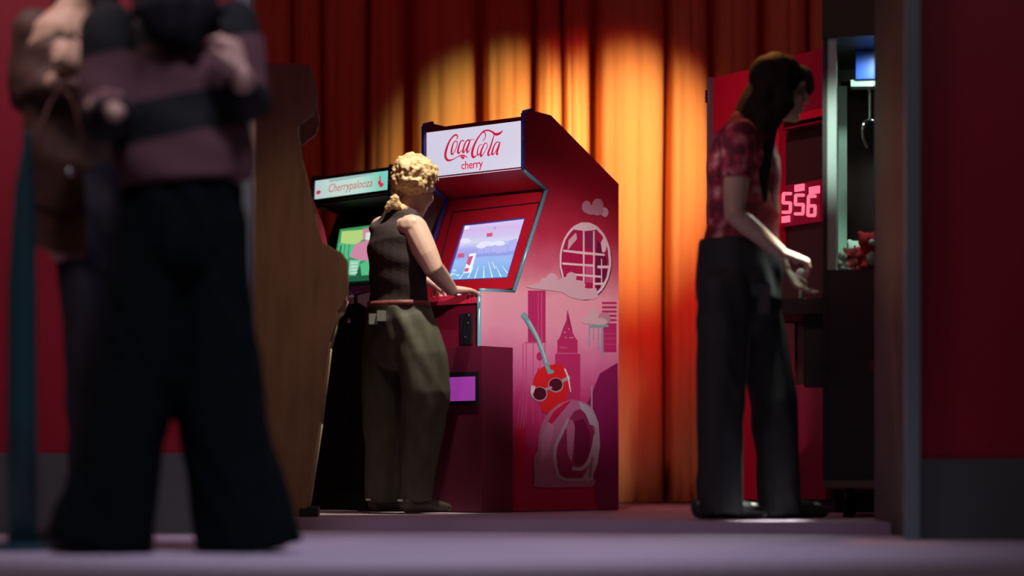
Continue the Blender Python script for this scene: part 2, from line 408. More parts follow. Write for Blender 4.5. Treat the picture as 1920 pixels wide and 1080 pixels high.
# bezel ring with a recessed screen
pb, pc = prof[3], prof[2]
bd = Vector((0, pb[0]-pc[0], pb[1]-pc[1])).normalized(); bn = Vector((0, -bd.z, bd.y))      # outward, towards the player
bo = Vector((0, *pc)) - bn * .012
hb = lambda px, py, d=0.0: C.hit(px, py, bo + bn*d, bn)
scr = [hb(868.8, 421), hb(984.5, 407.5), hb(951, 520.5), hb(836, 526)]
L_ = (Vector((0, *pb)) - Vector((0, *pc))).length
out4 = [Vector((xi, 0, 0)) + bo + bd*L_, Vector((xo, 0, 0)) + bo + bd*L_, Vector((xo, 0, 0)) + bo, Vector((xi, 0, 0)) + bo]
bm = bmesh.new()
for i in range(4):
    j = (i+1) % 4
    slab(bm, [out4[i], out4[j], scr[j], scr[i]], -bn*.018)
bez = obj('screen_bezel', bm, m_redlam, C.root)
bm = bmesh.new()                                                       # dark seam round the bezel
c4 = [p + bn*.0012 for p in (hb(850, 398), hb(1012, 380), hb(969, 541), hb(808, 560))]
for i in range(4): tube(bm, [c4[i], c4[(i+1) % 4]], .003, 6)
obj('bezel_seam', bm, m_black, bez)
bm = bmesh.new()
for i in range(4): tube(bm, [scr[i] - bn*.004, scr[(i+1) % 4] - bn*.004], .0045, 6)
obj('screen_gasket', bm, m_blueedge, bez)
sb = [p - bn*.014 for p in (hb(864, 416), hb(990, 402), hb(955, 525), hb(831, 531))]
# the picture on the screen: sky, skyline haze and lane grid
up = bd; s0 = sb[3].dot(up); s1 = sb[0].dot(up)
m_pic = ramp_mat('game_picture', up, [(0, (.20, .52, .78)), (.14, (.22, .46, .85)), (.34, (.34, .52, .95)), (.41, (.36, .50, .93)), (.42, (.28, .34, .82)), (.56, (.45, .44, .90)),
      (.66, (.72, .70, .93)), (.76, (.66, .58, .90)), (.88, (.72, .50, .88)), (1, (.70, .66, .95))], .2, True, .95, lo=s0, hi=s1, wobble=.03)
bm = bmesh.new(); slab(bm, sb, -bn*.02); scrn = obj('screen', bm, m_pic, C.root)
def hp(cx, cy, lay=1):                                                 # crop coordinates of the screen -> screen plane
    return C.hit(820 + cx/6.356, 390 + cy/6.356, bo - bn*(.014 - .0005*lay), bn)
def disc(cx, cy, rx, ry, f, lay=1, n=14, rot=0):
    ca, sa = math.cos(rot), math.sin(rot)
    return [f(cx + rx*math.cos(a)*ca - ry*math.sin(a)*sa, cy + rx*math.cos(a)*sa + ry*math.sin(a)*ca, lay) for a in [2*math.pi*i/n for i in range(n)]]
m_p = [mat('screen_white', (.1, .1, .1), .3, emit=(.80, .88, 1.0), strength=1), mat('screen_red', (.1, 0, 0), .3, emit=(.62, .10, .22), strength=1),
       mat('screen_haze', (.1, .1, .1), .3, emit=(.38, .42, .84), strength=1), mat('screen_cloud', (.1, .1, .1), .3, emit=(.74, .76, .96), strength=1),
       mat('screen_grey', (.1, .1, .1), .3, emit=(.34, .42, .62), strength=1), mat('screen_aqua', (.1, .1, .1), .3, emit=(.40, .76, .88), strength=1)]
bm = bmesh.new()
for x0, h in ((480,40),(560,60),(640,75),(700,50),(760,90),(840,120),(890,150)):
    poly(bm, [hp(x0, 560-h*.4, 1), hp(x0+70, 555-h*.4, 1), hp(x0+60, 440-h*.5, 1), hp(x0+12, 445-h*.5, 1)], 2)
for cx, cy, rx, ry in ((600,425,110,28),(740,420,70,30),(520,455,60,25),(330,390,70,30)): poly(bm, disc(cx, cy, rx, ry, hp, 2), 3)
for xa, ya, xb, yb in ((610,640,655,830),(700,690,760,825),(555,680,552,835),(490,690,445,840),(770,690,835,775),(430,700,365,830),(330,760,260,845),(650,640,690,720)):
    q = Vector((yb-ya, xa-xb)).normalized(); 
    poly(bm, [hp(xa-2, ya, 2), hp(xa+2, ya, 2), hp(xb+7, yb, 2), hp(xb-7, yb, 2)], 0)
for x0, y0, x1, y1, c in ((585,300,655,345,1),(240,545,315,592,1),(665,225,700,255,4),(312,480,340,502,4),(318,570,350,620,4),(350,530,372,550,4)):
    poly(bm, [hp(x0+6, y0, 2), hp(x1+6, y0-6, 2), hp(x1, y1-6, 2), hp(x0, y1, 2)], c)
poly(bm, [hp(385,545,3), hp(465,535,3), hp(400,770,3), hp(310,775,3)], 0)
poly(bm, [hp(372,580,4), hp(430,568,4), hp(385,690,4), hp(345,660,4)], 1)
poly(bm, [hp(330,720,4), hp(378,712,4), hp(365,757,4), hp(320,760,4)], 1)
poly(bm, [hp(325,212,3), hp(385,205,3), hp(370,250,3), hp(310,255,3)], 0)
for cx, cy in ((150,800),(200,745),(185,785),(240,800),(140,840)): poly(bm, disc(cx, cy, 26, 12, hp, 3), 5)
pieces('game_graphic', bm, m_p, scrn)
# control panel with stick and buttons, front panel, base cover
bm = bmesh.new(); box(bm, (xi, -.012, P['ctl'].z-.050), (xo, P['ctlb'].y + .01, P['ctl'].z-.012))
cp = obj('control_panel', bm, mat('pink_red_laminate', (.72, .03, .09), .35, var=.05, scale=5), C.root, bevel=.006)
bm = bmesh.new(); cz = P['ctl'].z - .012
cyl(bm, (-.42, .08, cz), (-.42, .08, cz+.06), .006, 8); ell(bm, (-.42, .08, cz+.075), (.018, .018, .018)); obj('joystick', bm, mat('pale_pink_knob', (.75, .5, .5), .3), cp, True)
for i in range(6):
    bm = bmesh.new(); x = -.30 + .05*(i % 3); y = .07 + .06*(i // 3)
    cyl(bm, (x, y, cz-.002), (x, y, cz+.010), .016, 12); cyl(bm, (x, y, cz+.008), (x, y, cz+.016), .011, 12); obj('button', bm, m_redlam if i % 2 else mat('white_button', (.8, .75, .75), .3), cp, True)
pbx = C.side(957, 658).y; zb = C.front(880, 650).z
bm = bmesh.new(); box(bm, (xi, .006, zb-.03), (xo, .024, P['ctl'].z-.05)); fp = obj('front_panel', bm, m_darkred, C.root, bevel=.001)
bm = bmesh.new(); box(bm, (-W-.014, -.014, .004), (.014, pbx, zb)); bc = obj('base_cover', bm, m_maroon, C.root, bevel=.014)
bc['label'] = 'dark maroon base cover with rounded corners'
def frect(x0, y0, x1, y1, v, th, bm):
    a = C.front(x0, (y0+y1)/2, v); b = C.front(x1, (y0+y1)/2, v); t = C.front((x0+x1)/2, y0, v); u = C.front((x0+x1)/2, y1, v)
    box(bm, (a.x, v-th, u.z), (b.x, v+.004, t.z))
bm = bmesh.new(); frect(866, 588, 887, 646, .006, .012, bm); cpl = obj('coin_plate', bm, m_black, fp, bevel=.003)
for (x, y, r, nm) in ((879, 591, .006, 'coin_slot'), (878, 605, .0035, 'screw'), (872, 632, .005, 'coin_return')):
    bm = bmesh.new(); q = C.front(x, y, -.006); cyl(bm, q + Vector((0, .002, 0)), q - Vector((0, .006, 0)), r, 10); obj(nm, bm, m_chrome, cpl, True)
bm = bmesh.new(); frect(818, 698, 899, 760, -.014, .006, bm); fr = obj('lamp_frame', bm, m_black, bc, bevel=.002)
bm = bmesh.new(); frect(824, 707, 891, 752, -.020, .002, bm)
obj('purple_lamp', bm, mat('purple_backlight', (.2, .02, .2), .4, emit=(.27, .035, .30), strength=.9), fr)

# ---- printed artwork on the right side panel
SP = lambda x, y, lay=1: C.side(x, y, .0008 + .0006*lay)
ink = {}
def I(name, col, rough=.45, emit=None):
    if name not in ink: ink[name] = (len(ink), mat('ink_' + name, col, rough))
    return ink[name][0]
art = []
def A(pts, c, lay=1): art.append((pts, c, lay))
def rect(x0, y0, x1, y1, c, lay=1): A([(x0,y0),(x1,y0),(x1,y1),(x0,y1)], c, lay)
def circ(cx, cy, rx, ry, c, lay=1, n=18, wob=0.0):
    A([(cx + rx*math.cos(2*math.pi*i/n)*(1+wob*math.sin(i*2.7)), cy + ry*math.sin(2*math.pi*i/n)*(1+wob*math.sin(i*3.1))) for i in range(n)], c, lay)
cloud, cloud2 = I('cloud', (.62, .44, .46)), I('cloud_shade', (.46, .26, .31)); crim = I('crimson', (.46, .025, .13)); crim2 = I('light_crimson', (.55, .08, .22))
white = I('pixel_white', (.74, .66, .64)); dark = I('dark_crimson', (.15, .006, .05)); globe = I('globe_red', (.40, .012, .075)); teal = I('teal', (.16, .42, .40))
cherry = I('cherry_red', (.62, .015, .02)); lens = I('lens', (.07, .005, .02)); rose = I('rose', (.44, .14, .26)); rose2 = I('deep_rose', (.26, .02, .09)); grey = I('grey_pink', (.42, .30, .36))
redb = I('low_red', (.55, .008, .05)); blk = I('outline', (.06, .004, .02))
# left tower and its lower outline shapes
rect(990, 545, 1023, 641, crim, 1); rect(1008, 548, 1010, 640, crim2, 2); rect(1014, 548, 1017, 640, crim2, 2)
for x in (986, 999, 1012, 1021, 980): rect(x, 643, x+1.6, 800, crim2, 1)
rect(984, 641, 1025, 643, crim2, 2); circ(1012, 668, 6, 8, crim, 2); rect(1008, 690, 1011, 720, crim, 2)
A([(965,800),(985,795),(985,930),(965,945)], redb, 1); rect(987, 795, 1006, 840, crim, 1)
for x in (968, 974, 980): A([(x,805),(x+8,740),(x+9.5,740),(x+2,805)], crim2, 1)
# stepped tower
A([(1064,580),(1066,600),(1070,616),(1074,624),(1079,634),(1083,638),(1083,663),(1088,664),(1088,790),(1041,790),(1041,664),(1045,663),(1045,638),(1049,634),(1054,624),(1058,614),(1062,600)], crim, 1)
rect(1044, 661, 1084, 664, crim2, 2); rect(1049, 650, 1063, 653, crim2, 2)
for x, y in ((1060,632),(1068,632),(1072,632),(1058,622),(1066,616)): rect(x, y, x+2, y+2, white, 2)
# striped right tower
for y in range(566, 608, 8): rect(1129, y, 1156, y+4, crim, 1)
rect(1131, 608, 1156, 660, crim, 1)
for y in (625, 634, 645): rect(1133, y, 1154, y+1.5, crim2, 2)
A([(1100,760),(1125,700),(1158,680),(1158,957),(1120,957)], I('plum', (.22, .01, .09)), 1)
# globe
circ(1098, 490, 49.5, 73, blk, 1, 40); circ(1097.5, 488.5, 48.5, 72, white, 2, 40, .006); circ(1097, 489, 44.5, 67, globe, 3, 40, .012)
A([(1120,450),(1130,462),(1138,485),(1138,515),(1130,535),(1118,548),(1116,500)], dark, 4)
rect(1096, 434, 1118, 466, rose2, 4); rect(1098, 497, 1112, 530, crim2, 4)
for x in (1093, 1112): rect(x, 433, x+3, 552, white, 5)
rect(1127, 485, 1129, 545, white, 5)
A([(1056,468),(1096,472),(1134,476),(1134,480),(1096,477),(1056,472)], white, 5); A([(1054,492),(1096,495),(1113,496),(1113,500),(1096,499),(1054,496)], white, 5)
rect(1120, 498, 1145, 503, white, 5); A([(1066,512),(1128,517),(1128,521),(1066,516)], white, 5); rect(1112, 530, 1136, 534, white, 5)
circ(1098, 427, 24, 6, white, 5, 12, .15); A([(1066,450),(1080,436),(1082,448),(1070,462),(1064,470)], cloud, 5); circ(1132, 460, 5, 14, white, 5, 9, .2)
A([(1050,545),(1118,540),(1122,556),(1112,561),(1090,562),(1070,558)], cloud, 5)
# clouds
for cx, cy, rx, ry, c in ((1100,388,9,12,cloud2),(1108,394,11,9,cloud2),(1121,385,11,13,cloud2),(1134,398,7,9,cloud),(1120,395,12,9,cloud2)): circ(cx, cy, rx, ry, c, 2, 12, .05)
A([(986,538),(1010,530),(1040,534),(1080,535),(1100,540),(1112,546),(1060,548),(1000,541)], cloud, 6)
for cx, cy, rx, ry in ((1035,523,11,11),(1024,530,12,9),(1071,520,10,10),(1062,529,14,10),(1083,534,15,9),(1046,533,15,8)): circ(cx, cy, rx, ry, cloud, 6, 12, .05)
for cx, cy, rx, ry, c in ((1100,601,8,7,cloud),(1113,590,9,13,cloud),(1116,600,12,9,cloud),(1133,597,12,12,cloud2),(1125,603,14,7,cloud)): circ(cx, cy, rx, ry, c, 3, 12, .05)
rect(1104, 609, 1141, 613, teal, 4)
for x, y1, wd in ((1104,650,2.4),(1112,636,2.0),(1121,655,2.2),(1127.5,665,4)): rect(x, 613, x+wd, y1, I('faded_teal', (.26, .36, .42)), 4)
# cherry in sunglasses
circ(1034, 718, 34, 34, cherry, 4, 24); circ(1044, 700, 18, 18, cherry, 4, 20); A([(1002,722),(1012,706),(1060,730),(1062,750),(1040,780),(1016,772)], cherry, 4)
st_ = catmull([Vector((982,590,0)), Vector((993,606,0)), Vector((1005,628,0)), Vector((1016,655,0)), Vector((1024,680,0)), Vector((1031,700,0))], 4)
A([(p.x-3.4, p.y+2) for p in st_] + [(p.x+3.6, p.y-1) for p in st_[::-1]], teal, 5); circ(983, 592, 6, 6, teal, 6, 10); circ(1033, 697, 6, 4, teal, 6, 10)
A([(p.x-.5, p.y) for p in st_[3:-4]] + [(p.x+2.2, p.y-.6) for p in st_[3:-4][::-1]], I('stem_light', (.45, .60, .58)), 6)
for cx, cy in ((1012,739),(1042,722)): circ(cx, cy, 14.5, 14, grey, 6, 16); circ(cx, cy-.8, 12.5, 12, lens, 7, 16)
A([(1022,728),(1034,724),(1036,728),(1024,733)], grey, 7); A([(1052,712),(1066,704),(1070,707),(1068,712),(1056,717)], grey, 7)
A([(1057,690),(1061,692),(1067,708),(1071,735),(1069,735),(1064,709)], white, 8)
A([(996,722),(1000,727),(1004,724),(1003,730),(998,738),(1001,746),(998,745),(995,736)], white, 8)
# rolled cream cake
A([(1001,912),(1004,895),(1000,860),(1008,845),(1010,815),(1018,790),(1030,772),(1048,757),(1070,749),(1092,752),(1108,762),(1118,780),(1124,810),(1125,840),(1120,872),(1112,893),(1117,905),(1110,913),(1050,914),(1010,914)], rose, 5)
A([(1096,756),(1112,768),(1122,792),(1125,830),(1121,868),(1106,905),(1092,900),(1112,860),(1118,820),(1112,785),(1100,768)], grey, 6)
A([(1044,832),(1052,818),(1064,790),(1078,770),(1095,765),(1110,790),(1116,822),(1110,862),(1098,885),(1090,898),(1052,896),(1044,870)], rose2, 6)
A([(1062,800),(1072,785),(1078,800),(1075,840),(1072,868),(1064,850)], rose, 7); A([(1078,790),(1094,785),(1108,815),(1106,845),(1092,872),(1078,868)], dark, 7)
def pen(pts, wd, c, lay):
    pts = catmull([Vector((x, y, 0)) for x, y in pts], 4)
    for p, r_ in zip(pts, pts[1:]):
        n_ = (r_ - p).orthogonal().normalized() if False else Vector((-(r_-p).y, (r_-p).x, 0)).normalized() * wd/2
        e_ = (r_ - p).normalized() * .6
        A([tuple((p+n_-e_).xy), tuple((r_+n_+e_).xy), tuple((r_-n_+e_).xy), tuple((p-n_-e_).xy)], c, lay)
pen([(1066,785),(1052,815),(1042,838),(1041,866),(1050,895),(1080,900),(1112,897)], 6, grey, 8)
pen([(1073,878),(1090,879),(1102,868),(1111,846),(1117,815)], 7, grey, 8)
A([(1086,752),(1098,760),(1116,782),(1118,800),(1106,796),(1098,776),(1088,766)], I('cool_grey', (.40, .36, .44)), 8)
A([(1028,790),(1038,772),(1058,756),(1072,750),(1062,762),(1046,778),(1034,795)], redb, 7); rect(1108, 722, 1111, 768, grey, 6)
A([(1016,815),(1030,790),(1040,800),(1028,850),(1012,870)], I('light_rose', (.50, .20, .32)), 6)
bm = bmesh.new(); zb_ = []
for i, (pts, c, lay) in enumerate(art): poly(bm, [SP(x, y, lay + i*.004) for x, y in pts], c)
bmesh.ops.triangulate(bm, faces=bm.faces[:])
obj('side_artwork', bm, [v[1] for v in ink.values()], sp_r)

# ---- black machine with the teal marquee
K = Cab('arcade_cabinet', 'black arcade cabinet with a teal and white cherry marquee and green game', (-.655, 10.92), R(48))
q = {k: K.side(*v) for k, v in dict(mtop=(735, 311), mlow=(733, 364)).items()}
kq0 = q['mlow']
kp = [(0, .004), (0, .92), (-.06, .945), (-.06, .975), (.12, 1.02), (.30, 1.42), (q['mlow'].y, q['mlow'].z), (q['mtop'].y, q['mtop'].z), (q['mtop'].y+.12, q['mtop'].z+.004), (.74, 1.30), (.74, .004)]
KW = -K.hit(584, 358, (0, kq0.y, 0), (0, 1, 0)).x
m_greyside = mat('pale_grey_side', (.45, .42, .42), .5, var=.05, scale=5)
for x0, mm in ((-.02, m_greyside), (-KW, m_black)):
    bm = bmesh.new(); slab(bm, [(x0, a, b) for a, b in kp], (.02, 0, 0)); sp = obj('side_panel', bm, mm, K.root, bevel=.001)
    if mm is m_greyside: sp['label'] = 'pale grey right side panel'
    bm = bmesh.new()
    for a, b in zip(kp[:9], kp[1:9]): tube(bm, [(x0+.01, a[0]-.003, a[1]), (x0+.01, b[0]-.003, b[1])], .0085, 8)
    obj('edge_moulding', bm, m_black, sp, True)
kx0, kx1 = -KW + .02, -.02
def kst(name, a, b, th, mm, inset=.008): return strip(name, a, b, th, mm, K.root, kx0, kx1, inset)
m1 = ramp_mat('teal_marquee_light', (1, 0, .3), [(0, (.50, .66, .66)), (.2, (.62, .76, .70)), (.55, (.55, .82, .72)), (.8, (.20, .66, .52)), (1, (.24, .66, .74))], .3, True, .9, lo=-KW+.5, hi=.5)
kst('marquee_surround', kp[6], kp[7], .03, m_black, .012)
KM = [K.hit(x, y, (0, kp[6][0]+.008, kp[6][1]), (0, (kp[7][1]-kp[6][1]), -(kp[7][0]-kp[6][0]))) for x, y in ((593, 339.5), (730, 320), (727.5, 355.5), (588.5, 374))]
kn = (KM[1]-KM[0]).cross(KM[3]-KM[0]).normalized()
if kn.y > 0: kn = -kn
bm = bmesh.new(); slab(bm, KM, kn*.006); kmq = obj('marquee', bm, m1, K.root)
ex = KM[1] - KM[0]; ey = KM[0] - KM[3]
c0 = (KM[0]+KM[1]+KM[2]+KM[3])/4 + kn*.008
ey = Vector((0, 0, 1)) - kn*kn.z
m_kink = mat('marquee_red_ink', (.4, .05, .05), .4, emit=(.46, .16, .15), strength=1)
text_mesh('marquee_word', 'Cherrypalooza', .056, .25, m_kink, kmq, basis(c0 + ex*.0 - ey*.004, ex, ey))
bm = bmesh.new()
def kq(fx, fy, lay=1): return KM[0] + (KM[1]-KM[0])*fx + (KM[3]-KM[0])*fy + kn*(.0068+.0005*lay)
mcp = mat('marquee_cherry_ink', (.4, .0, .03), .4, emit=(.62, .03, .08), strength=1)
for sh_ in (disc(.07, .66, .035, .11, kq, 1), disc(.935, .72, .03, .12, kq, 1), disc(.905, .58, .02, .12, kq, 2), [kq(.89,.25), kq(.905,.22), kq(.93,.62), kq(.915,.66)]):
    bm = bmesh.new(); poly(bm, sh_); obj('cherry_print', bm, mcp, kmq)
bm = bmesh.new(); poly(bm, [kq(.2,.04), kq(.8,.0), kq(.8,.12), kq(.2,.2)]); obj('marquee_band', bm, mat('marquee_band_ink', (.2, .3, .3), .4, emit=(.30, .48, .46), strength=1), kmq)
kst('speaker_panel', kp[5], kp[6], .015, m_black)
kst('top_panel', (kp[7][0]+.01, kp[7][1]-.01), (kp[8][0], kp[8][1]-.01), .012, m_black, 0)
kst('sloped_rear_panel', kp[8], kp[9], .012, m_black, .012); kst('rear_panel', kp[9], kp[10], .012, m_black, .012)
kbz = kst('screen_bezel', kp[4], kp[5], .015, m_black, .010)
kd = Vector((0, kp[5][0]-kp[4][0], kp[5][1]-kp[4][1])).normalized(); kbn = Vector((0, -kd.z, kd.y)); kbo = Vector((0, *kp[4])) - kbn*.006
def ks(cx, cy, lay=0): return K.hit(600 + cx/4.907, 400 + cy/4.907, kbo + kbn*.0006*lay, kbn)
bm = bmesh.new(); slab(bm, [ks(188, 150), ks(640, 88), ks(560, 590), ks(100, 640)], kbn*.003)
kscr = obj('screen', bm, mat('green_game_screen', (.02, .05, .02), .2, emit=(.05, .36, .12), strength=.8, ), K.root)
gm = [mat('game_lime', (.1, .1, .1), .3, emit=(.48, .72, .22), strength=.9), mat('game_pink', (.1, .1, .1), .3, emit=(.66, .26, .40), strength=.9), mat('game_green', (.1, .1, .1), .3, emit=(.10, .55, .25), strength=.9),
      mat('game_dark', (.01, .01, .01), .3, emit=(.015, .12, .06), strength=.9), mat('game_pale', (.1, .1, .1), .3, emit=(.72, .80, .70), strength=.9), mat('game_mint', (.1, .1, .1), .3, emit=(.24, .66, .45), strength=.9)]
bm = bmesh.new(); kl = lambda *p, l=6, c=0: poly(bm, [ks(x, y, l) for x, y in p], c)
kl((200,165),(395,150),(395,240),(330,290),(245,280),(190,270), c=0); kl((395,140),(640,100),(620,260),(395,240), c=1, l=6); kl((420,180),(520,160),(480,260),(415,240), c=4, l=7)
kl((325,280),(440,245),(600,260),(570,420),(380,435),(270,400), c=1, l=8); kl((180,270),(245,280),(325,285),(280,380),(250,420),(150,400), c=2, l=7); kl((185,300),(200,290),(190,400),(170,390), c=3, l=9)
kl((275,430),(370,430),(330,570),(255,560), c=5, l=8); kl((370,470),(450,420),(560,430),(550,600),(360,600), c=2, l=7); kl((330,560),(370,480),(385,600),(335,610), c=3, l=9); kl((110,590),(560,560),(555,610),(100,640), c=3, l=8)
for i in range(4): kl((285,455+i*30),(345,450+i*30),(340,462+i*30),(282,467+i*30), c=4, l=10)
for i in range(9): kl((205+i*20,290),(212+i*20,285),(200+i*20,400),(194+i*20,400), c=3 if i % 2 else 2, l=9) if i < 5 else None
pieces('game_graphic', bm, gm, kscr)
bm = bmesh.new(); slab(bm, [(kx0, -.058, .94), (kx0, -.058, .970), (kx0, .12, 1.012), (kx0, .12, .98)], (kx1-kx0, 0, 0))
kcp = obj('control_panel', bm, mat('white_control_panel', (.75, .74, .78), .35, var=.1, scale=20), K.root, bevel=.003); kcp['label'] = 'pale control panel'
bm = bmesh.new(); cyl(bm, (-.38, .0, .97), (-.38, .0, 1.04), .006, 8); ell(bm, (-.38, 0, 1.05), (.017,)*3); obj('joystick', bm, m_blackplastic, kcp, True)
for i in range(4):
    bm = bmesh.new(); x = -.28 + .05*i; cyl(bm, (x, .03, .98), (x, .03, 1.004), .014, 12); obj('button', bm, mat('purple_button', (.25, .12, .45), .3), kcp, True)
bm = bmesh.new(); box(bm, (kx0, .11, 1.0), (kx1, .13, 1.04)); obj('panel_ledge', bm, mat('purple_grey_ledge', (.30, .26, .40), .4), K.root, bevel=.003)
bm = bmesh.new(); box(bm, (kx0, .004, .004), (kx1, .022, .94)); kfp = obj('front_panel', bm, m_black, K.root)
bm = bmesh.new(); box(bm, (-.42, -.006, .35), (-.12, .004, .80)); kd_ = obj('coin_door', bm, m_blackplastic, K.root, bevel=.003)
bm = bmesh.new(); p = K.front(655, 601, 0); cyl(bm, p + Vector((0, .01, 0)), p - Vector((0, .008, 0)), .011, 12); ell(bm, p - Vector((0, .01, 0)), (.011, .006, .011)); obj('start_button', bm, mat('chrome_dome', (.85, .85, .82), .18, 1.0), kfp, True)
bm = bmesh.new(); box(bm, (-KW-.004, -.02, .002), (.004, .03, .09)); obj('plinth', bm, m_black, K.root, bevel=.004)

# ---- brown machine seen from its side
T = empty('arcade_cabinet', (-.85, 9.35, PZ), R(3.8), 'brown wood-sided arcade cabinet seen side on beside the striped sweater', 'arcade machine')
m_wood = mat('brown_wood', (.26, .14, .072), .5, var=.22, scale=7, stretch=(3, 3, .5), bump=.06)
tp = [(470,122),(492,121),(560,121),(580,124),(589,150),(593,190),(587,212),(556,237),(566,300),(590,400),(601,455),(640,476),(650,492),(651,545),(643,568),(632,582),(618,640),(600,790),(572,975),(470,975)]
tl = [(lambda q: (q.x + .85, q.z - PZ))(V(x, y, 9.35)) for x, y in tp]
m_pinkglow = mat('pink_glow_paint', (.80, .20, .24), .5)  # screen glow on the far inner side, put in as pink colour
for y0, mm in ((0, m_wood), (.56, m_wood)):
    bm = bmesh.new(); slab(bm, [(x, y0, z) for x, z in tl], (0, .02, 0)); sp = obj('side_panel', bm, m_wood, T, bevel=.002)
    bm = bmesh.new()
    for a, b in zip(tl[:-1], tl[1:-1]): tube(bm, [(a[0], y0+.01, a[1]), (b[0], y0+.01, b[1])], .006, 6)
    obj('edge_moulding', bm, mat('tan_edge', (.30, .22, .14), .35), sp, True)
bm = bmesh.new(); slab(bm, [(x + (.030 if 9 <= i <= 10 else 0), .552, z) for i, (x, z) in list(enumerate(tl))[8:14]] + [(tl[0][0]+.2, .552, tl[13][1]), (tl[0][0]+.2, .552, tl[8][1])], (0, .008, 0))  # sheet bulges to follow the outline of the painted glow
obj('inner_glow_sheet', bm, m_pinkglow, T)
def tst(name, i, j, th, mm, ins=.02):
    a, b = tl[i], tl[j]; d = Vector((b[0]-a[0], 0, b[1]-a[1])); n = Vector((d.z, 0, -d.x)).normalized()
    if n.x > 0 and name != 'rear_panel': n = -n
    bm = bmesh.new(); A_, B_ = Vector((a[0], .02, a[1])) + n*ins, Vector((b[0], .02, b[1])) + n*ins
    slab(bm, [A_, B_, B_ + n*th, A_ + n*th], (0, .53, 0)); return obj(name, bm, mm, T)
tst('marquee', 4, 6, .02, mat('amber_marquee', (.4, .1, .08), .4, emit=(.5, .10, .08), strength=.5), .07); tst('speaker_panel', 6, 7, .015, m_black, .07)
tst('screen_bezel', 7, 9, .015, m_black, .08); tst('screen', 9, 10, .01, mat('red_game_screen', (.05, .01, .01), .2, emit=(.9, .22, .25), strength=1.0), .07)
tst('control_panel', 10, 12, .02, m_black, .015); tst('front_panel', 15, 18, .015, m_black, .02); tst('control_box_front', 12, 14, .015, m_black, .015)
bm = bmesh.new(); box(bm, (.0, .02, .004), (.012, .56, tl[0][1]-.01)); obj('rear_panel', bm, m_black, T); bm = bmesh.new(); box(bm, (.0, .02, tl[0][1]-.015), (tl[3][0]-.02, .56, tl[0][1]-.005)); obj('top_panel', bm, m_wood, T)
bm = bmesh.new(); box(bm, (.02, -.004, .0), (tl[18][0]+.05, .58, .035)); obj('plinth', bm, m_black, T)

# ------------------------------------------------------------------ red redemption machine with the number display
Dt = math.atan2(10.35-11.1, (1548-960)*10.35/F - (1333-960)*11.1/F)
Dl = Vector(((1333-960)*11.1/F, 11.1, PZ))
Dm = Matrix.Translation(Dl) @ Matrix.Rotation(Dt, 4, 'Z'); Di = Dm.inverted(); Dc = Di @ Vector((0, 0, CZ))
D = empty('redemption_machine', Dl, Dt, 'red game machine with a glowing red number display behind the long-haired person', 'arcade machine')
def dh(px, py, y=0.0):
    d = Di.to_3x3() @ Vector(((px-960)/F, 1, (HOR-py)/F)); t = (y - Dc.y) / d.y; return Dc + d*t
DW = dh(1548, 300).x
m_dred = mat('machine_red', (.50, .006, .03), .4, var=.05, scale=4); m_dmar = mat('machine_maroon', (.20, .004, .02), .4); m_rec = mat('recess_dark', (.03, .008, .006), .6)
bm = bmesh.new(); box(bm, (0, .10, .10), (DW, .55, 1.88)); obj('body', bm, m_dmar, D, bevel=.004)
def drect(name, x0, y0, x1, y1, yy, th, mm, parent=D, bev=.002):
    a, b, t, u = dh(x0, (y0+y1)/2, yy), dh(x1, (y0+y1)/2, yy), dh((x0+x1)/2, y0, yy), dh((x0+x1)/2, y1, yy)
    bm = bmesh.new(); box(bm, (a.x, yy, u.z), (b.x, yy+th, t.z)); return obj(name, bm, mm, parent, bevel=bev)
a_, b_ = dh(1337, 146), dh(1460, 118); c_, d_ = dh(1337, 500), dh(1460, 500)
bm = bmesh.new(); slab(bm, [a_, b_, d_, c_], (0, .10, 0)); obj('upper_side_panel', bm, m_dred, D, bevel=.003)
bm = bmesh.new(); box(bm, (-.028, -.004, dh(1332, 420).z), (.0, .10, dh(1332, 145).z)); pst = obj('metal_corner_post', bm, mat('grey_metal_post', (.40, .36, .38), .4, .7), D, bevel=.003)
bm = bmesh.new(); p = dh(1331, 180); box(bm, (p.x-.03, -.006, p.z-.03), (p.x-.008, .02, p.z+.03)); obj('hinge', bm, m_chrome, pst, bevel=.003)
drect('header_panel', 1462, 100, 1546, 212, -.01, .10, m_dmar); drect('header_stripe', 1490, 208, 1546, 222, -.02, .02, m_dred)
drect('display_recess', 1460, 222, 1548, 560, .04, .06, m_rec); drect('shelf_bar', 1465, 232, 1546, 236, -.006, .05, m_dmar)
brd = drect('display_board', 1463, 343, 1537, 420, .02, .02, mat('display_glow_board', (.06, .0, .01), .5, emit=(.30, .0, .018), strength=.38))
def seg7(px0, py0, px1, py1, segs):
    bm = bmesh.new(); wx, hy = px1-px0, py1-py0; t = .2*wx
    def sb_(ax, ay, bx, by):
        p0, p1 = dh(px0+ax*wx, py0+ay*hy, .014), dh(px0+bx*wx, py0+by*hy, .014)
        tube(bm, [p0, p1], .0075, 6)
    lines = dict(a=(0,0,1,0), b=(1,0,.95,.5), c=(.95,.5,.9,1), d=(-.1,1,.9,1), e=(-.05,.5,-.1,1), f=(0,0,-.05,.5), g=(-.05,.5,.95,.5))
    for s_ in segs: sb_(*lines[s_])
    return bm
m_led = mat('red_numerals', (.3, .02, .05), .4, emit=(1.0, .16, .26), strength=1.15)
for x0, y0, x1, y1, sg in ((1469, 363, 1483, 398, 'afgcd'), (1492, 366, 1507, 401, 'afgcd'), (1516, 368, 1529, 404, 'afgecd')):
    obj('numeral', seg7(x0, y0, x1, y1, sg), m_led, brd, True)
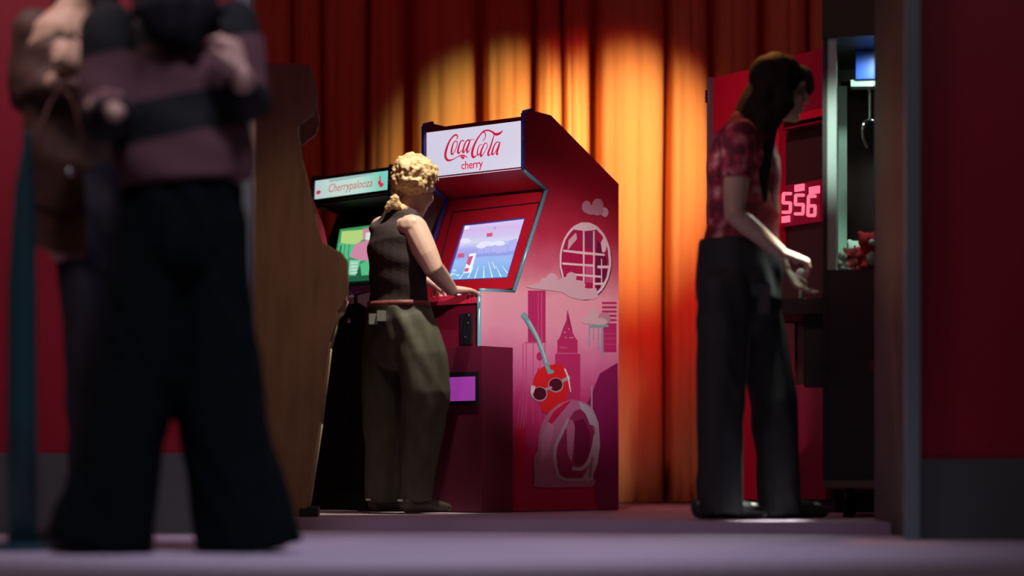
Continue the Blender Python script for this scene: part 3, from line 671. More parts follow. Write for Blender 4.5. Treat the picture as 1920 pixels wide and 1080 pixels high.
for x0, y0, x1, y1 in ((1490, 347, 1506, 357), (1517, 351, 1535, 362), (1466, 406, 1479, 416)):
    a, b = dh(x0, y0, .012), dh(x1, y1, .012); bm = bmesh.new(); box(bm, (a.x, .010, b.z), (b.x, .02, a.z)); obj('indicator_lamp', bm, m_led, brd, bevel=.003)
drect('control_ledge', 1440, 560, 1548, 600, -.10, .12, m_rec); drect('lower_recess', 1492, 600, 1548, 720, .03, .06, m_rec)
drect('lower_red_panel', 1340, 500, 1421, 936, 0, .10, m_dred); drect('lower_door', 1424, 600, 1490, 936, .02, .08, m_dmar); drect('lower_maroon_panel', 1490, 720, 1548, 936, .02, .08, m_dmar)
bm = bmesh.new(); box(bm, (.0, .05, 0), (DW, .5, .10)); obj('plinth', bm, m_black, D)

# ------------------------------------------------------------------ claw machine with plush toys
Gt = R(-9)
G = empty('claw_machine', (1.222, 9.30, PZ), Gt, 'claw machine with pale metal window frame and red plush toys inside', 'claw machine')
m_gb = mat('claw_dark_body', (.045, .035, .032), .5, var=.1, scale=5); m_frame = mat('pale_green_metal', (.55, .70, .62), .35, .15); m_gl = glass_mat('window_glass')
GW, GD = .70, .78          # to the right, away from the camera
zf, zw0, zw1, zt_ = .10, .96, 1.86, 2.25
bm = bmesh.new(); box(bm, (.0, .0, .14), (GW, GD, zw0)); gbody = obj('cabinet_body', bm, m_gb, G, bevel=.008)
bm = bmesh.new(); box(bm, (-.02, -.02, zw1), (GW+.02, GD+.02, zt_)); obj('header', bm, mat('header_olive', (.05, .045, .025), .5), G, bevel=.01)
bm = bmesh.new(); box(bm, (-.012, -.012, .115), (GW+.01, GD, .145)); obj('bottom_trim', bm, mat('dull_brass', (.22, .19, .14), .45, .5), G, bevel=.004)
for x, y in ((0, 0), (GW-.035, 0), (0, GD-.035), (GW-.035, GD-.035)):
    bm = bmesh.new(); box(bm, (x, y, zw0), (x+.035, y+.035, zw1)); obj('corner_post', bm, m_frame, G, bevel=.004)
bm = bmesh.new(); box(bm, (-.018, -.004, .145), (-.0005, .03, zw1)); obj('corner_strip', bm, m_gb, G, bevel=.003)
for nm, lo, hi in (('top_rail', (.0, .035, zw1-.075), (.03, GD-.035, zw1-.002)), ('top_rail', (.035, GD-.03, zw1-.05), (GW-.035, GD, zw1-.002)), ('top_rail', (GW-.03, .035, zw1-.05), (GW, GD-.035, zw1-.002)),
                   ('inner_guide', (.03, GD-.22, zw0), (.065, GD-.19, zw1-.10))):
    bm = bmesh.new(); box(bm, lo, hi); obj(nm, bm, m_frame, G, bevel=.003)
for lo, hi in (((.036, .012, zw0+.002), (GW-.036, .017, zw1-.002)), ((.012, .036, zw0+.002), (.017, GD-.036, zw1-.076))):
    bm = bmesh.new(); box(bm, lo, hi); obj('glass_pane', bm, m_gl, G)
bm = bmesh.new(); box(bm, (.036, GD-.02, zw0), (GW-.036, GD-.012, zw1)); obj('back_board', bm, mat('back_board_dark', (.05, .015, .018), .6), G)
bm = bmesh.new(); box(bm, (.105, .30, zw1-.115), (.20, .42, zw1-.003)); car = obj('claw_carriage', bm, mat('carriage_blue', (.03, .10, .75), .35), G, bevel=.006)
bm = bmesh.new(); box(bm, (.085, .315, zw1-.142), (.205, .40, zw1-.116)); obj('carriage_bracket', bm, m_frame, car, bevel=.004)
bm = bmesh.new(); cyl(bm, (.16, .36, zw1-.142), (.16, .36, zw1-.27), .008); obj('claw_cable', bm, m_chrome, car)
for k_ in range(3):
    a = k_*2.094; bm = bmesh.new(); d = Vector((math.cos(a), math.sin(a), 0)); o_ = Vector((.16, .36, zw1-.27))
    tube(bm, catmull([o_, o_ + d*.05 + Vector((0,0,-.02)), o_ + d*.055 + Vector((0,0,-.07)), o_ + d*.02 + Vector((0,0,-.11))], 4), .006, 6); obj('claw_prong', bm, m_chrome, car, True)
bm = bmesh.new(); box(bm, (-.20, .12, .80), (-.001, .58, .86)); deck = obj('control_deck', bm, m_gb, G, bevel=.012)
bm = bmesh.new(); box(bm, (-.10, .20, .52), (-.001, .5, .80)); obj('deck_support', bm, m_gb, deck, bevel=.01)
bm = bmesh.new(); cyl(bm, (-.11, .2, .86), (-.11, .2, .955), .008, 8); ell(bm, (-.11, .2, .965), (.020,)*3); obj('joystick', bm, mat('white_ball', (.85, .88, .82), .25), deck, True)
bm = bmesh.new(); cyl(bm, (-.10, .34, .858), (-.10, .34, .875), .024, 14); obj('drop_button', bm, m_redlam, deck, True)
bm = bmesh.new(); box(bm, (.10, -.008, .30), (.50, .0005, .62)); gd = obj('service_door', bm, m_gb, G, bevel=.003)
bm = bmesh.new(); box(bm, (.16, -.012, .57), (.44, -.007, .61)); obj('door_label', bm, mat('dull_pink_label', (.22, .03, .06), .5), gd)
for x, y in ((.08, .08), (GW-.08, .08), (.08, GD-.08), (GW-.08, GD-.08)):
    bm = bmesh.new(); cyl(bm, (x-.02, y, .035), (x+.02, y, .035), .035, 14); cyl(bm, (x, y, .06), (x, y, .118), .016, 8); obj('caster', bm, m_blackplastic, G, True)
Gm = Matrix.Translation((1.222, 9.30, PZ)) @ Matrix.Rotation(Gt, 4, 'Z')
def plush(lx, ly, lz, size, rot, body_m, accent_m, label):
    loc = Gm @ Vector((lx, ly, lz))
    r = empty('plush_toy', loc, Gt + rot, label, 'plush toy', 'plush toys inside the claw machine')
    s_ = size; bm = bmesh.new()
    ell(bm, (0, 0, s_*.42), (s_*.36, s_*.32, s_*.42)); ell(bm, (0, -.05*s_, s_*1.0), (s_*.34, s_*.31, s_*.31))
    for sx in (-1, 1):
        ell(bm, (sx*s_*.26, 0, s_*1.26), (s_*.13, s_*.07, s_*.13), sub=1); loft(bm, [((sx*s_*.28, -.05*s_, s_*.62), s_*.13, s_*.13), ((sx*s_*.5, -.22*s_, s_*.45), s_*.11, s_*.11)], (0,0,1), 8)
        loft(bm, [((sx*s_*.22, -.1*s_, s_*.14), s_*.15, s_*.14), ((sx*s_*.32, -.45*s_, s_*.13), s_*.13, s_*.12)], (0,0,1), 8)
    melt('body', bm, s_*.07, 3, body_m, r)
    bm = bmesh.new(); ell(bm, (0, -.33*s_, s_*.95), (s_*.15, s_*.10, s_*.11), sub=1); obj('muzzle', bm, accent_m, r, True)
    bm = bmesh.new(); ell(bm, (0, -.30*s_, s_*.42), (s_*.22, s_*.05, s_*.26), sub=1); obj('belly_patch', bm, accent_m, r, True)
    for sx in (-1, 1):
        bm = bmesh.new(); ell(bm, (sx*s_*.12, -.32*s_, s_*1.07), (s_*.04,)*3, sub=1); obj('eye', bm, m_blackplastic, r, True)
    return r
m_pr = mat('red_plush', (.62, .012, .03), .9, var=.15, scale=60, bump=.4, sheen=.3); m_pw = mat('white_plush', (.75, .76, .74), .9, var=.08, scale=60, bump=.4, sheen=.3); m_pd = mat('dark_red_plush', (.22, .012, .02), .9, var=.15, scale=60, bump=.4)
plush(.150, .20, zw0+.006, .120, .5, m_pr, m_pw, 'largest red plush toy with a white muzzle near the pale window post')
plush(.270, .30, zw0+.006, .105, -.7, m_pr, m_pd, 'red plush toy half hidden by the dark jamb in the claw machine')
plush(.052, .16, zw0+.006, .058, 1.0, m_pw, m_pw, 'small white plush toy against the near corner post of the claw machine')
plush(.105, .46, zw0+.006, .115, .2, m_pw, m_pr, 'white plush toy peeking over the red one under the inner guide')
plush(.080, .30, zw0+.006, .080, -.2, m_pd, m_pr, 'dark red plush toy low behind the small white one in the claw machine')
plush(.235, .50, zw0+.006, .125, -.4, m_pw, m_pr, 'tallest white plush toy at the back of the claw machine')
spot('claw_fill_spot', Gm @ Vector((.33, .40, zw1-.06)), (1.05, 8.92, 1.12), 34, (1.0, .86, .84), 46, .9, .04)  # added fill light for the right-hand player, set inside the claw window
spot('claw_interior_lamp', Gm @ Vector((.20, .12, zw1-.02)), Gm @ Vector((.12, .34, 1.0)), 9, (.85, 1.0, .92), 150, .6, .03)

# ------------------------------------------------------------------ teal post at the far left
bm = bmesh.new()
pp = [(V(60, 1036, 6.75), .055), (V(42, 1010, 6.75), .052)]
base = V(42, 1037, 6.75); base.z = 0
tr = empty('queue_post', (base.x, base.y, 0), 0, 'dark teal tapered post standing before the left red wall', 'post')
m_teal = mat('dark_teal_paint', (.016, .075, .085), .5, var=.1, scale=6)
bm = bmesh.new(); loft(bm, [((0, 0, .02), .043, .03), ((0, 0, .40), .043, .03), ((0, 0, .75), .040, .028), ((.006, 0, 1.02), .028, .022), ((.016, 0, 1.17), .010, .010)], (1, 0, 0), 14, (True, False)); obj('shaft', bm, m_teal, tr, True)
bm = bmesh.new(); cyl(bm, (0, 0, 0.001), (0, 0, .025), .075, 24); obj('foot_plate', bm, m_teal, tr, bevel=.004)

# ------------------------------------------------------------------ people
m_skin = mat('fair_skin', (.62, .40, .30), .5, var=.06, scale=30, spec=.35); m_skin2 = mat('warm_skin', (.55, .36, .27), .5, var=.06, scale=30, spec=.35)
m_lip = mat('lip', (.45, .12, .11), .45); m_eyew = mat('eye_white', (.42, .38, .36), .3); m_iris = mat('iris_dark', (.05, .03, .02), .2)
def head_prims(bm, c, f, u, k=1.0):
    f = Vector(f).normalized(); u = (Vector(u) - f*Vector(u).dot(f)).normalized(); s = f.cross(u)
    rot = Matrix((s, f, u)).transposed(); c = Vector(c)
    P_ = lambda a, b, d: c + (s*a + f*b + u*d)*k
    E = lambda p, r, sub=3: ell(bm, p, [q*k for q in r], rot, 0, sub)
    E(P_(0, -.012, .030), (.074, .093, .088)); E(P_(0, .028, -.035), (.060, .060, .080)); E(P_(0, .062, -.096), (.026, .024, .020)); E(P_(0, .035, -.085), (.048, .045, .030))
    E(P_(0, .070, .030), (.050, .022, .020)); loft(bm, [(P_(0, .088, .004), .009*k, .010*k), (P_(0, .103, -.026), .013*k, .012*k)], s, 10); E(P_(0, .100, -.030), (.017, .012, .010), 2)
    E(P_(0, .084, -.056), (.024, .011, .007), 2); E(P_(0, .082, -.069), (.022, .011, .007), 2)
    for q in (-1, 1):
        E(P_(q*.076, -.012, -.010), (.010, .020, .032), 2); E(P_(q*.042, .058, -.028), (.022, .022, .022), 2)
    return P_, rot, s, f, u
def face_parts(P_, rot, root, o, k=1.0):
    for q in (-1, 1):
        bm = bmesh.new(); ell(bm, P_(q*.031, .076, .004), [.011*k, .010*k, .006*k], rot, 0, 2); ell(bm, P_(q*.031, .0835, .004), [.0055*k, .004*k, .0055*k], rot, 1, 1)
        bmesh.ops.translate(bm, verts=bm.verts[:], vec=-Vector(o)); obj('eye', bm, [m_eyew, m_iris], root, True)
    bm = bmesh.new(); ell(bm, P_(0, .090, -.0565), [.021*k, .008*k, .005*k], rot, 0, 2); ell(bm, P_(0, .088, -.067), [.018*k, .008*k, .0055*k], rot, 0, 2)
    bmesh.ops.translate(bm, verts=bm.verts[:], vec=-Vector(o)); obj('lips', bm, m_lip, root, True)
def hand_prims(bm, w, d, n, s, curl=(.3, .35, .3), thumb=.6, k=1.0, fan=.10):
    """w wrist, d along the hand, n back of the hand, s towards the thumb"""
    w = Vector(w); d = Vector(d).normalized(); n = (Vector(n) - d*Vector(n).dot(d)).normalized(); s0 = d.cross(n)
    s = s0 if s0.dot(Vector(s)) > 0 else -s0
    loft(bm, [(w - d*.02*k, .027*k, .020*k), (w + d*.02*k, .031*k, .018*k), (w + d*.06*k, .040*k, .015*k), (w + d*.090*k, .040*k, .012*k)], s, 14)
    for i, (off, L) in enumerate(((.031, .072), (.0105, .080), (-.0105, .074), (-.031, .058))):
        p = w + (d*(.088 - .004*abs(i-1)) + s*off)*k; dd = (d + s*off*fan/.03).normalized(); nn = n.copy(); st = [(p - dd*.012*k, .0088*k, .0088*k)]
        ang = 0
        for j, fr in enumerate((.45, .30, .25)):
            ang += curl[j]*(1 + .08*i)
            v = dd*math.cos(ang) - nn*math.sin(ang); st.append((p, (.0088 - .0007*j)*k, (.0086 - .0007*j)*k)); p = p + v*L*fr*k
        st.append((p, .0062*k, .0060*k)); loft(bm, st, s, 10)
    t0 = w + (d*.026 + s*.028)*k; td = (d*.75 + s*.62 - n*thumb*.55).normalized(); td2 = (d*.95 + s*.25 - n*thumb*.6).normalized()
    loft(bm, [(t0 - td*.01*k, .014*k, .013*k), (t0 + td*.032*k, .011*k, .0105*k), (t0 + td*.036*k + td2*.03*k, .0085*k, .008*k)], n, 10)
def limb(bm, pts, rs, side=(0, 1, 0), flat=(False, False), seg=14):
    pts = [Vector(p) for p in pts]
    st = []
    for i in range(len(pts)-1):
        for j in range(4):
            t = j/4; a, b = rs[i], rs[i+1]; bulge = 1 + .07*math.sin(math.pi*t)
            st.append((pts[i].lerp(pts[i+1], t), (a*(1-t)+b*t)*bulge, (a*(1-t)+b*t)*bulge))
    st.append((pts[-1], rs[-1], rs[-1])); loft(bm, st, side, seg, flat)

# ---- blond player
YB = 10.1
def B(px, py, dy=0.0): return V(px, py, YB + dy)
fB = Vector((.66, .75, 0)).normalized(); sB = Vector((.75, -.66, 0))             # facing, right hand side
og = Vector((B(750, 950).x, YB, PZ))
PB = empty('person', og, 0, 'person with short curly blond hair in a dark tank top at the red machine', 'person')
up = Vector((0, 0, 1))
shR, elR, wrR = B(777, 430, -.06), B(812, 502, -.14), B(846, 543, .10)
shL, elL, wrL = B(716, 428, .20), B(722, 500, .30), Vector((B(790, 548, .30).x, 10.42, 1.055))
pelv, chest, neckb, hc = B(748, 590), B(747, 460, .02), B(752, 402, .05), B(778, 352, .09)
hipR, knR, anR = B(778, 610, -.07), B(800, 745, -.10), B(782, 928, -.05); hipL, knL, anL = B(728, 610, .08), B(724, 760, .12), B(722, 925, .16)
bm = bmesh.new()
loft(bm, [(pelv, .145, .105), (B(747, 545), .125, .09), (B(746, 500), .128, .092), (chest, .142, .10), (B(747, 425, .03), .13, .075), (B(750, 408, .04), .075, .055)], sB, 20)
limb(bm, [neckb - up*.02, hc - up*.04], [.052, .050]); P_, rotH, *_ = head_prims(bm, hc, (.60, .70, -.36), up, .98)
limb(bm, [shR, elR, wrR], [.058, .043, .027]); ell(bm, shR + Vector((-.012, 0, .006)), (.066, .06, .058)); limb(bm, [shL, elL, wrL], [.052, .042, .027])
hd = (B(902, 546, .24) - wrR); hand_prims(bm, wrR + hd.normalized()*.012, hd, (0, 0, 1), (-.6, .75, .1), (.16, .2, .15), .5, .98)
hand_prims(bm, wrL, (.75, .5, -.35), (0, 0, 1), (.6, -.7, 0), (.4, .5, .4), .6, .95)
limb(bm, [hipR, knR, anR], [.085, .058, .042]); limb(bm, [hipL, knL, anL], [.085, .058, .042])
melt('body', bm, .0048, 3, [m_skin], PB, origin=og)
face_parts(P_, rotH, PB, og, .98)
bm = bmesh.new()                                                                 # curly hair: many small locks grown together
rnd = random.Random(5)
for i in range(170):
    a = rnd.uniform(0, 6.283); z = rnd.uniform(-.62, 1.0); rr = math.sqrt(max(0, 1-z*z)); lx, ly, lz = math.cos(a)*rr, math.sin(a)*rr, z
    if ly > .45 and lz < .45: continue
    if ly > .1 and lz < -.15: continue
    pts = []; tw = rnd.uniform(-.5, .5); ln = rnd.uniform(.25, .5)
    for k_ in range(4):
        f = k_/3*ln; v = Vector((lx + tw*f + .10*math.sin(k_*2+i), ly - .25*f, lz - f)).normalized(); g = 1 + .07*math.sin(k_*1.6 + i)
        pts.append(P_(v.x*.090*g, -.016 + v.y*.104*g, .034 + v.z*.098*g))
    r_ = rnd.uniform(.010, .017); loft(bm, [(p, r_*(1-.15*q_), r_*(1-.15*q_)) for q_, p in enumerate(pts)], (.3, .5, .8), 7)
ell(bm, P_(0, -.022, .036), (.085, .097, .093), rotH, 0, 3)
for px, py, r_ in ((733,384,.024),(726,392,.018),(740,374,.024),(746,386,.022),(757,392,.02)): ell(bm, B(px, py, -.02), (r_, r_, r_*1.1), None, 0, 1)
melt('hair', bm, .005, 4, [mat('blond_hair', (.62, .42, .20), .6, var=.4, scale=50, bump=.5, stretch=(1, 1, 2))], PB, origin=og, noise=lambda c: .0010*math.sin(c.x*230+c.z*90+math.sin(c.y*80)*2))
bm = bmesh.new()
loft(bm, [(B(748, 572), .140, .108), (B(747, 545), .136, .102), (B(746, 500), .138, .103), (chest, .150, .112), (B(748, 432, .03), .138, .092), (B(750, 418, .035), .105, .074)], sB, 22, (True, False))
for sx in (-1, 1): loft(bm, [(B(749, 425, .03) + sB*sx*.085 + fB*.05, .024, .02), (B(750, 404, .04) + sB*sx*.080, .022, .020), (B(749, 428, .03) + sB*sx*.090 - fB*.06, .026, .022)], sB, 10)
melt('tank_top', bm, .006, 3, [mat('dark_brown_knit', (.036, .020, .020), .85, var=.15, scale=120, bump=.15)], PB, origin=og, noise=lambda c: .002*math.sin(c.z*60+c.x*18))
m_pantB = mat('dark_olive_denim', (.090, .088, .056), .75, var=.22, scale=18, bump=.2, stretch=(1, 1, .5))
bm = bmesh.new()
loft(bm, [(B(748, 572), .146, .112), (B(750, 600), .158, .125), (B(752, 640), .155, .125)], sB, 20, (True, False))
loft(bm, [(hipR, .088, .098), (B(792, 670, -.09), .098, .108), (B(800, 735, -.10), .092, .108), (B(793, 810, -.08), .080, .092), (B(783, 890, -.06), .066, .074), (B(780, 938, -.05), .060, .068)], sB, 18, (False, True))
loft(bm, [(hipL, .088, .098), (B(722, 680, .10), .095, .105), (B(722, 760, .12), .092, .105), (B(722, 850, .14), .085, .095), (B(720, 942, .16), .080, .09)], sB, 18, (False, True))
def wrinkle(c): return .0022*math.sin(c.z*24 + c.x*40 + math.sin(c.z*9 + c.x*17)*2.5) + .0035*math.sin(c.x*52 + c.y*38 + math.sin(c.z*7)*1.5)
trous = melt('trousers', bm, .008, 3, [m_pantB], PB, origin=og, noise=wrinkle)
bm = bmesh.new(); loft(bm, [(B(748, 577), .151, .117), (B(748, 566), .149, .115)], sB, 22, (True, True)); bmesh.ops.translate(bm, verts=bm.verts[:], vec=-og); obj('waistband', bm, mat('red_brown_belt', (.25, .055, .045), .6, var=.4, scale=40), trous, True)
for px, py, dy in ((700, 598, -.12), (715, 592, -.13)):
    bm = bmesh.new(); p = B(px, py, dy) - og; box(bm, p - Vector((.018, .006, .022)), p + Vector((.018, .02, .022))); obj('pocket', bm, mat('pale_pocket', (.30, .32, .27), .7), trous, bevel=.006)
m_shoe = mat('olive_shoe', (.07, .068, .045), .5)
for an, fd in ((anR, (.72, .69, 0)), (anL, (.72, .69, 0))):
    bm = bmesh.new(); f_ = Vector(fd).normalized(); b0 = Vector((an.x, an.y, PZ)); s_ = f_.cross(up)
    loft(bm, [(b0 - f_*.055 + up*.04, .033, .036), (b0 + f_*.02 + up*.042, .038, .038), (b0 + f_*.10 + up*.032, .043, .028), (b0 + f_*.16 + up*.026, .036, .020)], s_, 14)
    loft(bm, [(b0 + up*.05, .036, .036), (b0 + up*.10, .034, .034)], s_, 12)
    sh = melt('shoe', bm, .006, 2, [m_shoe], PB, origin=og)
    bm = bmesh.new(); p = b0 - f_*.094 + up*.058 - og; box(bm, p - Vector((.010, .010, .004)), p + Vector((.010, .010, .004))); obj('heel_tab', bm, mat('white_tab', (.85, .85, .8), .4), sh)

# ---- long-haired player on the right
YR = 8.95
def Q(px, py, dy=0.0): return V(px, py, YR + dy)
fR = Vector((.97, .22, 0)).normalized(); sR = Vector((.22, -.97, 0))             # sR points to the camera: the right-hand side
og = Vector((Q(1405, 970).x, YR, PZ))
PR = empty('person', og, 0, 'person with long straight dark hair and red patterned top at the claw machine', 'person')
hc = Q(1464, 168, .0); neckb = Q(1420, 236)
shR, elR, wrR = Q(1386, 256, -.15), Q(1377, 402, -.20), Q(1462, 472, -.16); shL, elL, wrL = Q(1410, 258, .15), Q(1420, 400, .20), Q(1470, 505, .06)
hipR, knR, anR = Q(1362, 545, -.08), Q(1352, 740, -.09), Q(1343, 940, -.08); hipL, knL, anL = Q(1405, 545, .08), Q(1448, 740, .08), Q(1462, 940, .10)
bm = bmesh.new()
loft(bm, [(Q(1385, 545), .145, .115), (Q(1388, 480), .135, .11), (Q(1392, 430), .128, .11), (Q(1395, 370), .125, .115), (Q(1396, 300), .13, .13), (Q(1397, 255), .10, .14), (Q(1408, 235), .06, .07)], fR, 20)
limb(bm, [neckb, hc - up*.05], [.056, .050]); P_, rotH, *_ = head_prims(bm, hc, (.97, .10, -.12), (.12, 0, 1), 1.0)
limb(bm, [shR, elR, wrR], [.054, .040, .026]); limb(bm, [shL, elL, wrL], [.054, .040, .026])
hand_prims(bm, wrR + (Q(1520, 497, -.12)-wrR).normalized()*.02, Q(1524, 492, -.12) - wrR, (.3, -.2, 1), (.1, .6, .2), (.55, .7, .5), .6, .98)
hand_prims(bm, wrL, Q(1506, 548, .02) - wrL, (-.5, .3, -.6), (.7, -.3, .6), (.25, .3, .25), .4, .98, .16)
limb(bm, [hipR, knR, anR], [.085, .058, .042]); limb(bm, [hipL, knL, anL], [.085, .058, .042])
melt('body', bm, .0048, 3, [m_skin2], PR, origin=og)
face_parts(P_, rotH, PR, og)
m_dh = mat('dark_brown_hair', (.014, .009, .007), .75, var=.4, scale=40, bump=.3, stretch=(4, 4, .3), spec=.15)
bm = bmesh.new()
ell(bm, P_(0, -.022, .044), (.088, .104, .092), rotH, 0, 3); ell(bm, P_(0, .062, .060), (.066, .046, .040), rotH, 0, 3)
loft(bm, [(P_(0, .075, .062), .070, .026), (P_(0, .098, .036), .064, .014), (P_(0, .107, .010), .060, .009), (P_(0, .106, -.006), .054, .006)], sR, 16)
loft(bm, [(P_(0, -.045, .02), .085, .065), (Q(1424, 200), .098, .078), (Q(1404, 232), .090, .066), (Q(1384, 265, -.01), .080, .046), (Q(1372, 300, 0), .055, .020)], sR, 18)
for sx, xx in ((1, 0), (-1, 0)):
    loft(bm, [(P_(sx*.070, -.02, .03), .045, .030), (P_(sx*.078, .005, -.06), .040, .024), (Q(1436, 235, -.085*sx), .048, .026), (Q(1432, 275, -.10*sx), .040, .022), (Q(1432, 330, -.11*sx), .022, .014), (Q(1434, 375, -.115*sx), .010, .010)], fR, 14)
melt('hair', bm, .006, 3, [m_dh], PR, origin=og, noise=lambda c: .0025*math.sin(c.x*95 - c.z*18 + c.y*70))
def pattern_mat():
    m = bpy.data.materials.new('red_patterned_cloth'); m.use_nodes = True; nt = m.node_tree; b = nt.nodes['Principled BSDF']; b.inputs['Roughness'].default_value = .75
    tc = nt.nodes.new('ShaderNodeTexCoord'); vo = nt.nodes.new('ShaderNodeTexNoise'); vo.inputs['Scale'].default_value = 16; vo.inputs['Detail'].default_value = 2; r = nt.nodes.new('ShaderNodeValToRGB'); r.color_ramp.interpolation = 'EASE'
    for p, c in ((.44, (.14, .012, .03)), (.52, (.38, .02, .06)), (.60, (.42, .14, .15)), (.68, (.62, .32, .28))):
        e = r.color_ramp.elements.new(p); e.color = (*c, 1)
    r.color_ramp.elements[0].color = (.07, .008, .025, 1); r.color_ramp.elements[-1].color = (.6, .36, .3, 1)
    nt.links.new(tc.outputs['Object'], vo.inputs['Vector']); nt.links.new(vo.outputs['Fac'], r.inputs[0]); nt.links.new(r.outputs[0], b.inputs['Base Color']); return m
bm = bmesh.new()
loft(bm, [(Q(1389, 482), .146, .13), (Q(1392, 430), .138, .12), (Q(1395, 370), .133, .122), (Q(1395, 300), .138, .138), (Q(1394, 257), .108, .148), (Q(1402, 236), .07, .085)], fR, 22, (True, False))
for a, b in ((shR, elR), (shL, elL)): limb(bm, [a, a.lerp(b, .55)], [.066, .060], (0, 1, 0), (False, True))
melt('patterned_top', bm, .006, 3, [pattern_mat()], PR, origin=og, noise=lambda c: .003*math.sin(c.z*48+c.x*26))
m_jean = mat('black_jeans', (.017, .019, .020), .75, var=.25, scale=16, bump=.2, stretch=(1, 1, .5))
bm = bmesh.new()
loft(bm, [(Q(1387, 450), .153, .134), (Q(1386, 500), .162, .142), (Q(1384, 560), .165, .145)], fR, 20, (True, False))
loft(bm, [(hipR, .105, .10), (Q(1356, 640, -.085), .098, .098), (Q(1353, 750, -.09), .088, .092), (Q(1350, 860, -.08), .086, .092), (Q(1350, 964, -.08), .090, .096)], fR, 18, (False, True))
loft(bm, [(hipL, .105, .10), (Q(1428, 640, .085), .098, .098), (Q(1450, 750, .08), .088, .092), (Q(1458, 860, .09), .082, .09), (Q(1462, 964, .10), .086, .094)], fR, 18, (False, True))
jn = melt('jeans', bm, .008, 3, [m_jean], PR, origin=og, noise=wrinkle)
for px, py, h_ in ((1432, 560, .055),):
    bm = bmesh.new(); p = Q(px, py, -.155) - og; box(bm, p - Vector((.022, .01, h_)), p + Vector((.022, .012, h_))); obj('pocket', bm, mat('grey_pocket', (.040, .042, .044), .7, var=.3, scale=30), jn, bevel=.008)
m_boot = mat('black_boot', (.02, .022, .022), .4); m_toe = mat('pale_toe', (.62, .60, .50), .4)
for an, nm in ((anR, 0), (anL, 1)):
    bm = bmesh.new(); f_ = fR; b0 = Vector((an.x, an.y, PZ)); s_ = f_.cross(up)
    loft(bm, [(b0 - f_*.06 + up*.046, .037, .044), (b0 + f_*.03 + up*.046, .041, .044), (b0 + f_*.11 + up*.036, .046, .034), (b0 + f_*.17 + up*.028, .040, .024)], s_, 14)
    loft(bm, [(b0 + up*.05, .04, .042), (b0 + up*.12, .038, .040)], s_, 12)
    bt = melt('boot', bm, .006, 2, [m_boot], PR, origin=og)
    bm = bmesh.new(); ell(bm, b0 + f_*.135 + up*.052 - og, (.030, .034, .012), None, 0, 2); obj('toe_patch', bm, m_toe, bt, True)  # pale flattened ellipsoid on top of the boot toe

# ---- striped sweater, nearest on the left
YF = 6.6
def N(px, py, dy=0.0): return V(px, py, YF + dy)
og = Vector((N(320, 1030).x, YF, 0))
PF = empty('person', og, 0, 'person from behind in a mauve sweater with wide black stripes and flared black trousers', 'person')
sF = Vector((.96, .28, 0)); fF = Vector((-.28, .96, 0))
shR, elR, wrR = N(440, 45, .06), N(468, 205, .04), N(452, 140, -.16); shL, elL, wrL = N(205, 55, -.06), N(195, 225, -.12), N(212, 208, -.26)
hc = N(325, -95, .06)
hipR, knR, anR = N(392, 420, .02), N(420, 690, .02), N(450, 960, .04); hipL, knL, anL = N(290, 420, -.02), N(262, 690, -.04), N(225, 960, -.06)
bm = bmesh.new()
loft(bm, [(N(340, 430), .165, .12), (N(340, 330), .15, .11), (N(333, 220), .16, .115), (N(330, 110), .17, .12), (N(327, 50), .16, .09), (N(325, 25), .08, .06)], sF, 20)
limb(bm, [N(325, 25), hc - up*.05], [.056, .052]); P_, rotH, *_ = head_prims(bm, hc, (-.2, 1, 0), up)
limb(bm, [shR, elR, wrR], [.056, .042, .028]); limb(bm, [shL, elL, wrL], [.056, .042, .028])
hand_prims(bm, wrR, (-.28, -.05, 1), (.9, -.5, .1), (-.5, -.8, 0), (.7, .8, .6), .6); hand_prims(bm, wrL, (-.45, .5, .35), (-.3, -.6, .7), (0, .6, .7), (.4, .5, .4), .5)
limb(bm, [hipR, knR, anR], [.09, .06, .045]); limb(bm, [hipL, knL, anL], [.09, .06, .045])
melt('body', bm, .0055, 3, [m_skin], PF, origin=og); face_parts(P_, rotH, PF, og)
axis = Vector((-.21, 0, 1)); mv, bk = (.145, .062, .068), (.004, .007, .006)
zz = lambda px, py: axis.dot(N(px, py) - og)
lo_, hi_ = zz(340, 400), zz(340, 0)
fr = lambda px, py: (zz(px, py) - lo_) / (hi_ - lo_)
m_str = ramp_mat('striped_knit', axis, [(0, mv), (fr(340, 267), bk), (fr(340, 192), mv), (fr(340, 92), bk)], .85, constant=True, lo=lo_, hi=hi_, wobble=.012, bump=.2)
bm = bmesh.new()
loft(bm, [(N(350, 345), .188, .14), (N(346, 300), .196, .145), (N(338, 220), .195, .142), (N(332, 120), .190, .14), (N(328, 60), .180, .11), (N(325, 30), .11, .08)], sF, 24, (True, False))
limb(bm, [shR, elR, elR.lerp(wrR, .6)], [.070, .060, .048]); limb(bm, [shL, elL, elL.lerp(wrL, .75)], [.078, .070, .056])
melt('striped_sweater', bm, .008, 3, [m_str], PF, origin=og, noise=lambda c: .003*math.sin(c.z*40+c.x*15))
bm = bmesh.new()
loft(bm, [(N(345, 335), .160, .125), (N(340, 400), .168, .135), (N(338, 470), .175, .14)], sF, 20, (True, False))
loft(bm, [(hipR, .105, .115), (N(392, 560, .02), .118, .115), (N(405, 700, .02), .125, .118), (N(428, 850, .03), .130, .125), (N(468, 1034, .04), .150, .14)], sF, 18, (False, True))
loft(bm, [(hipL, .105, .115), (N(280, 560, -.02), .112, .115), (N(256, 700, -.03), .112, .115), (N(225, 850, -.05), .115, .118), (N(185, 1033, -.06), .150, .13)], sF, 18, (False, True))
melt('flared_trousers', bm, .009, 3, [mat('black_trousers', (.002, .005, .006), .9, var=.2, scale=16, bump=.15, spec=.1)], PF, origin=og, noise=wrinkle)
bm = bmesh.new()
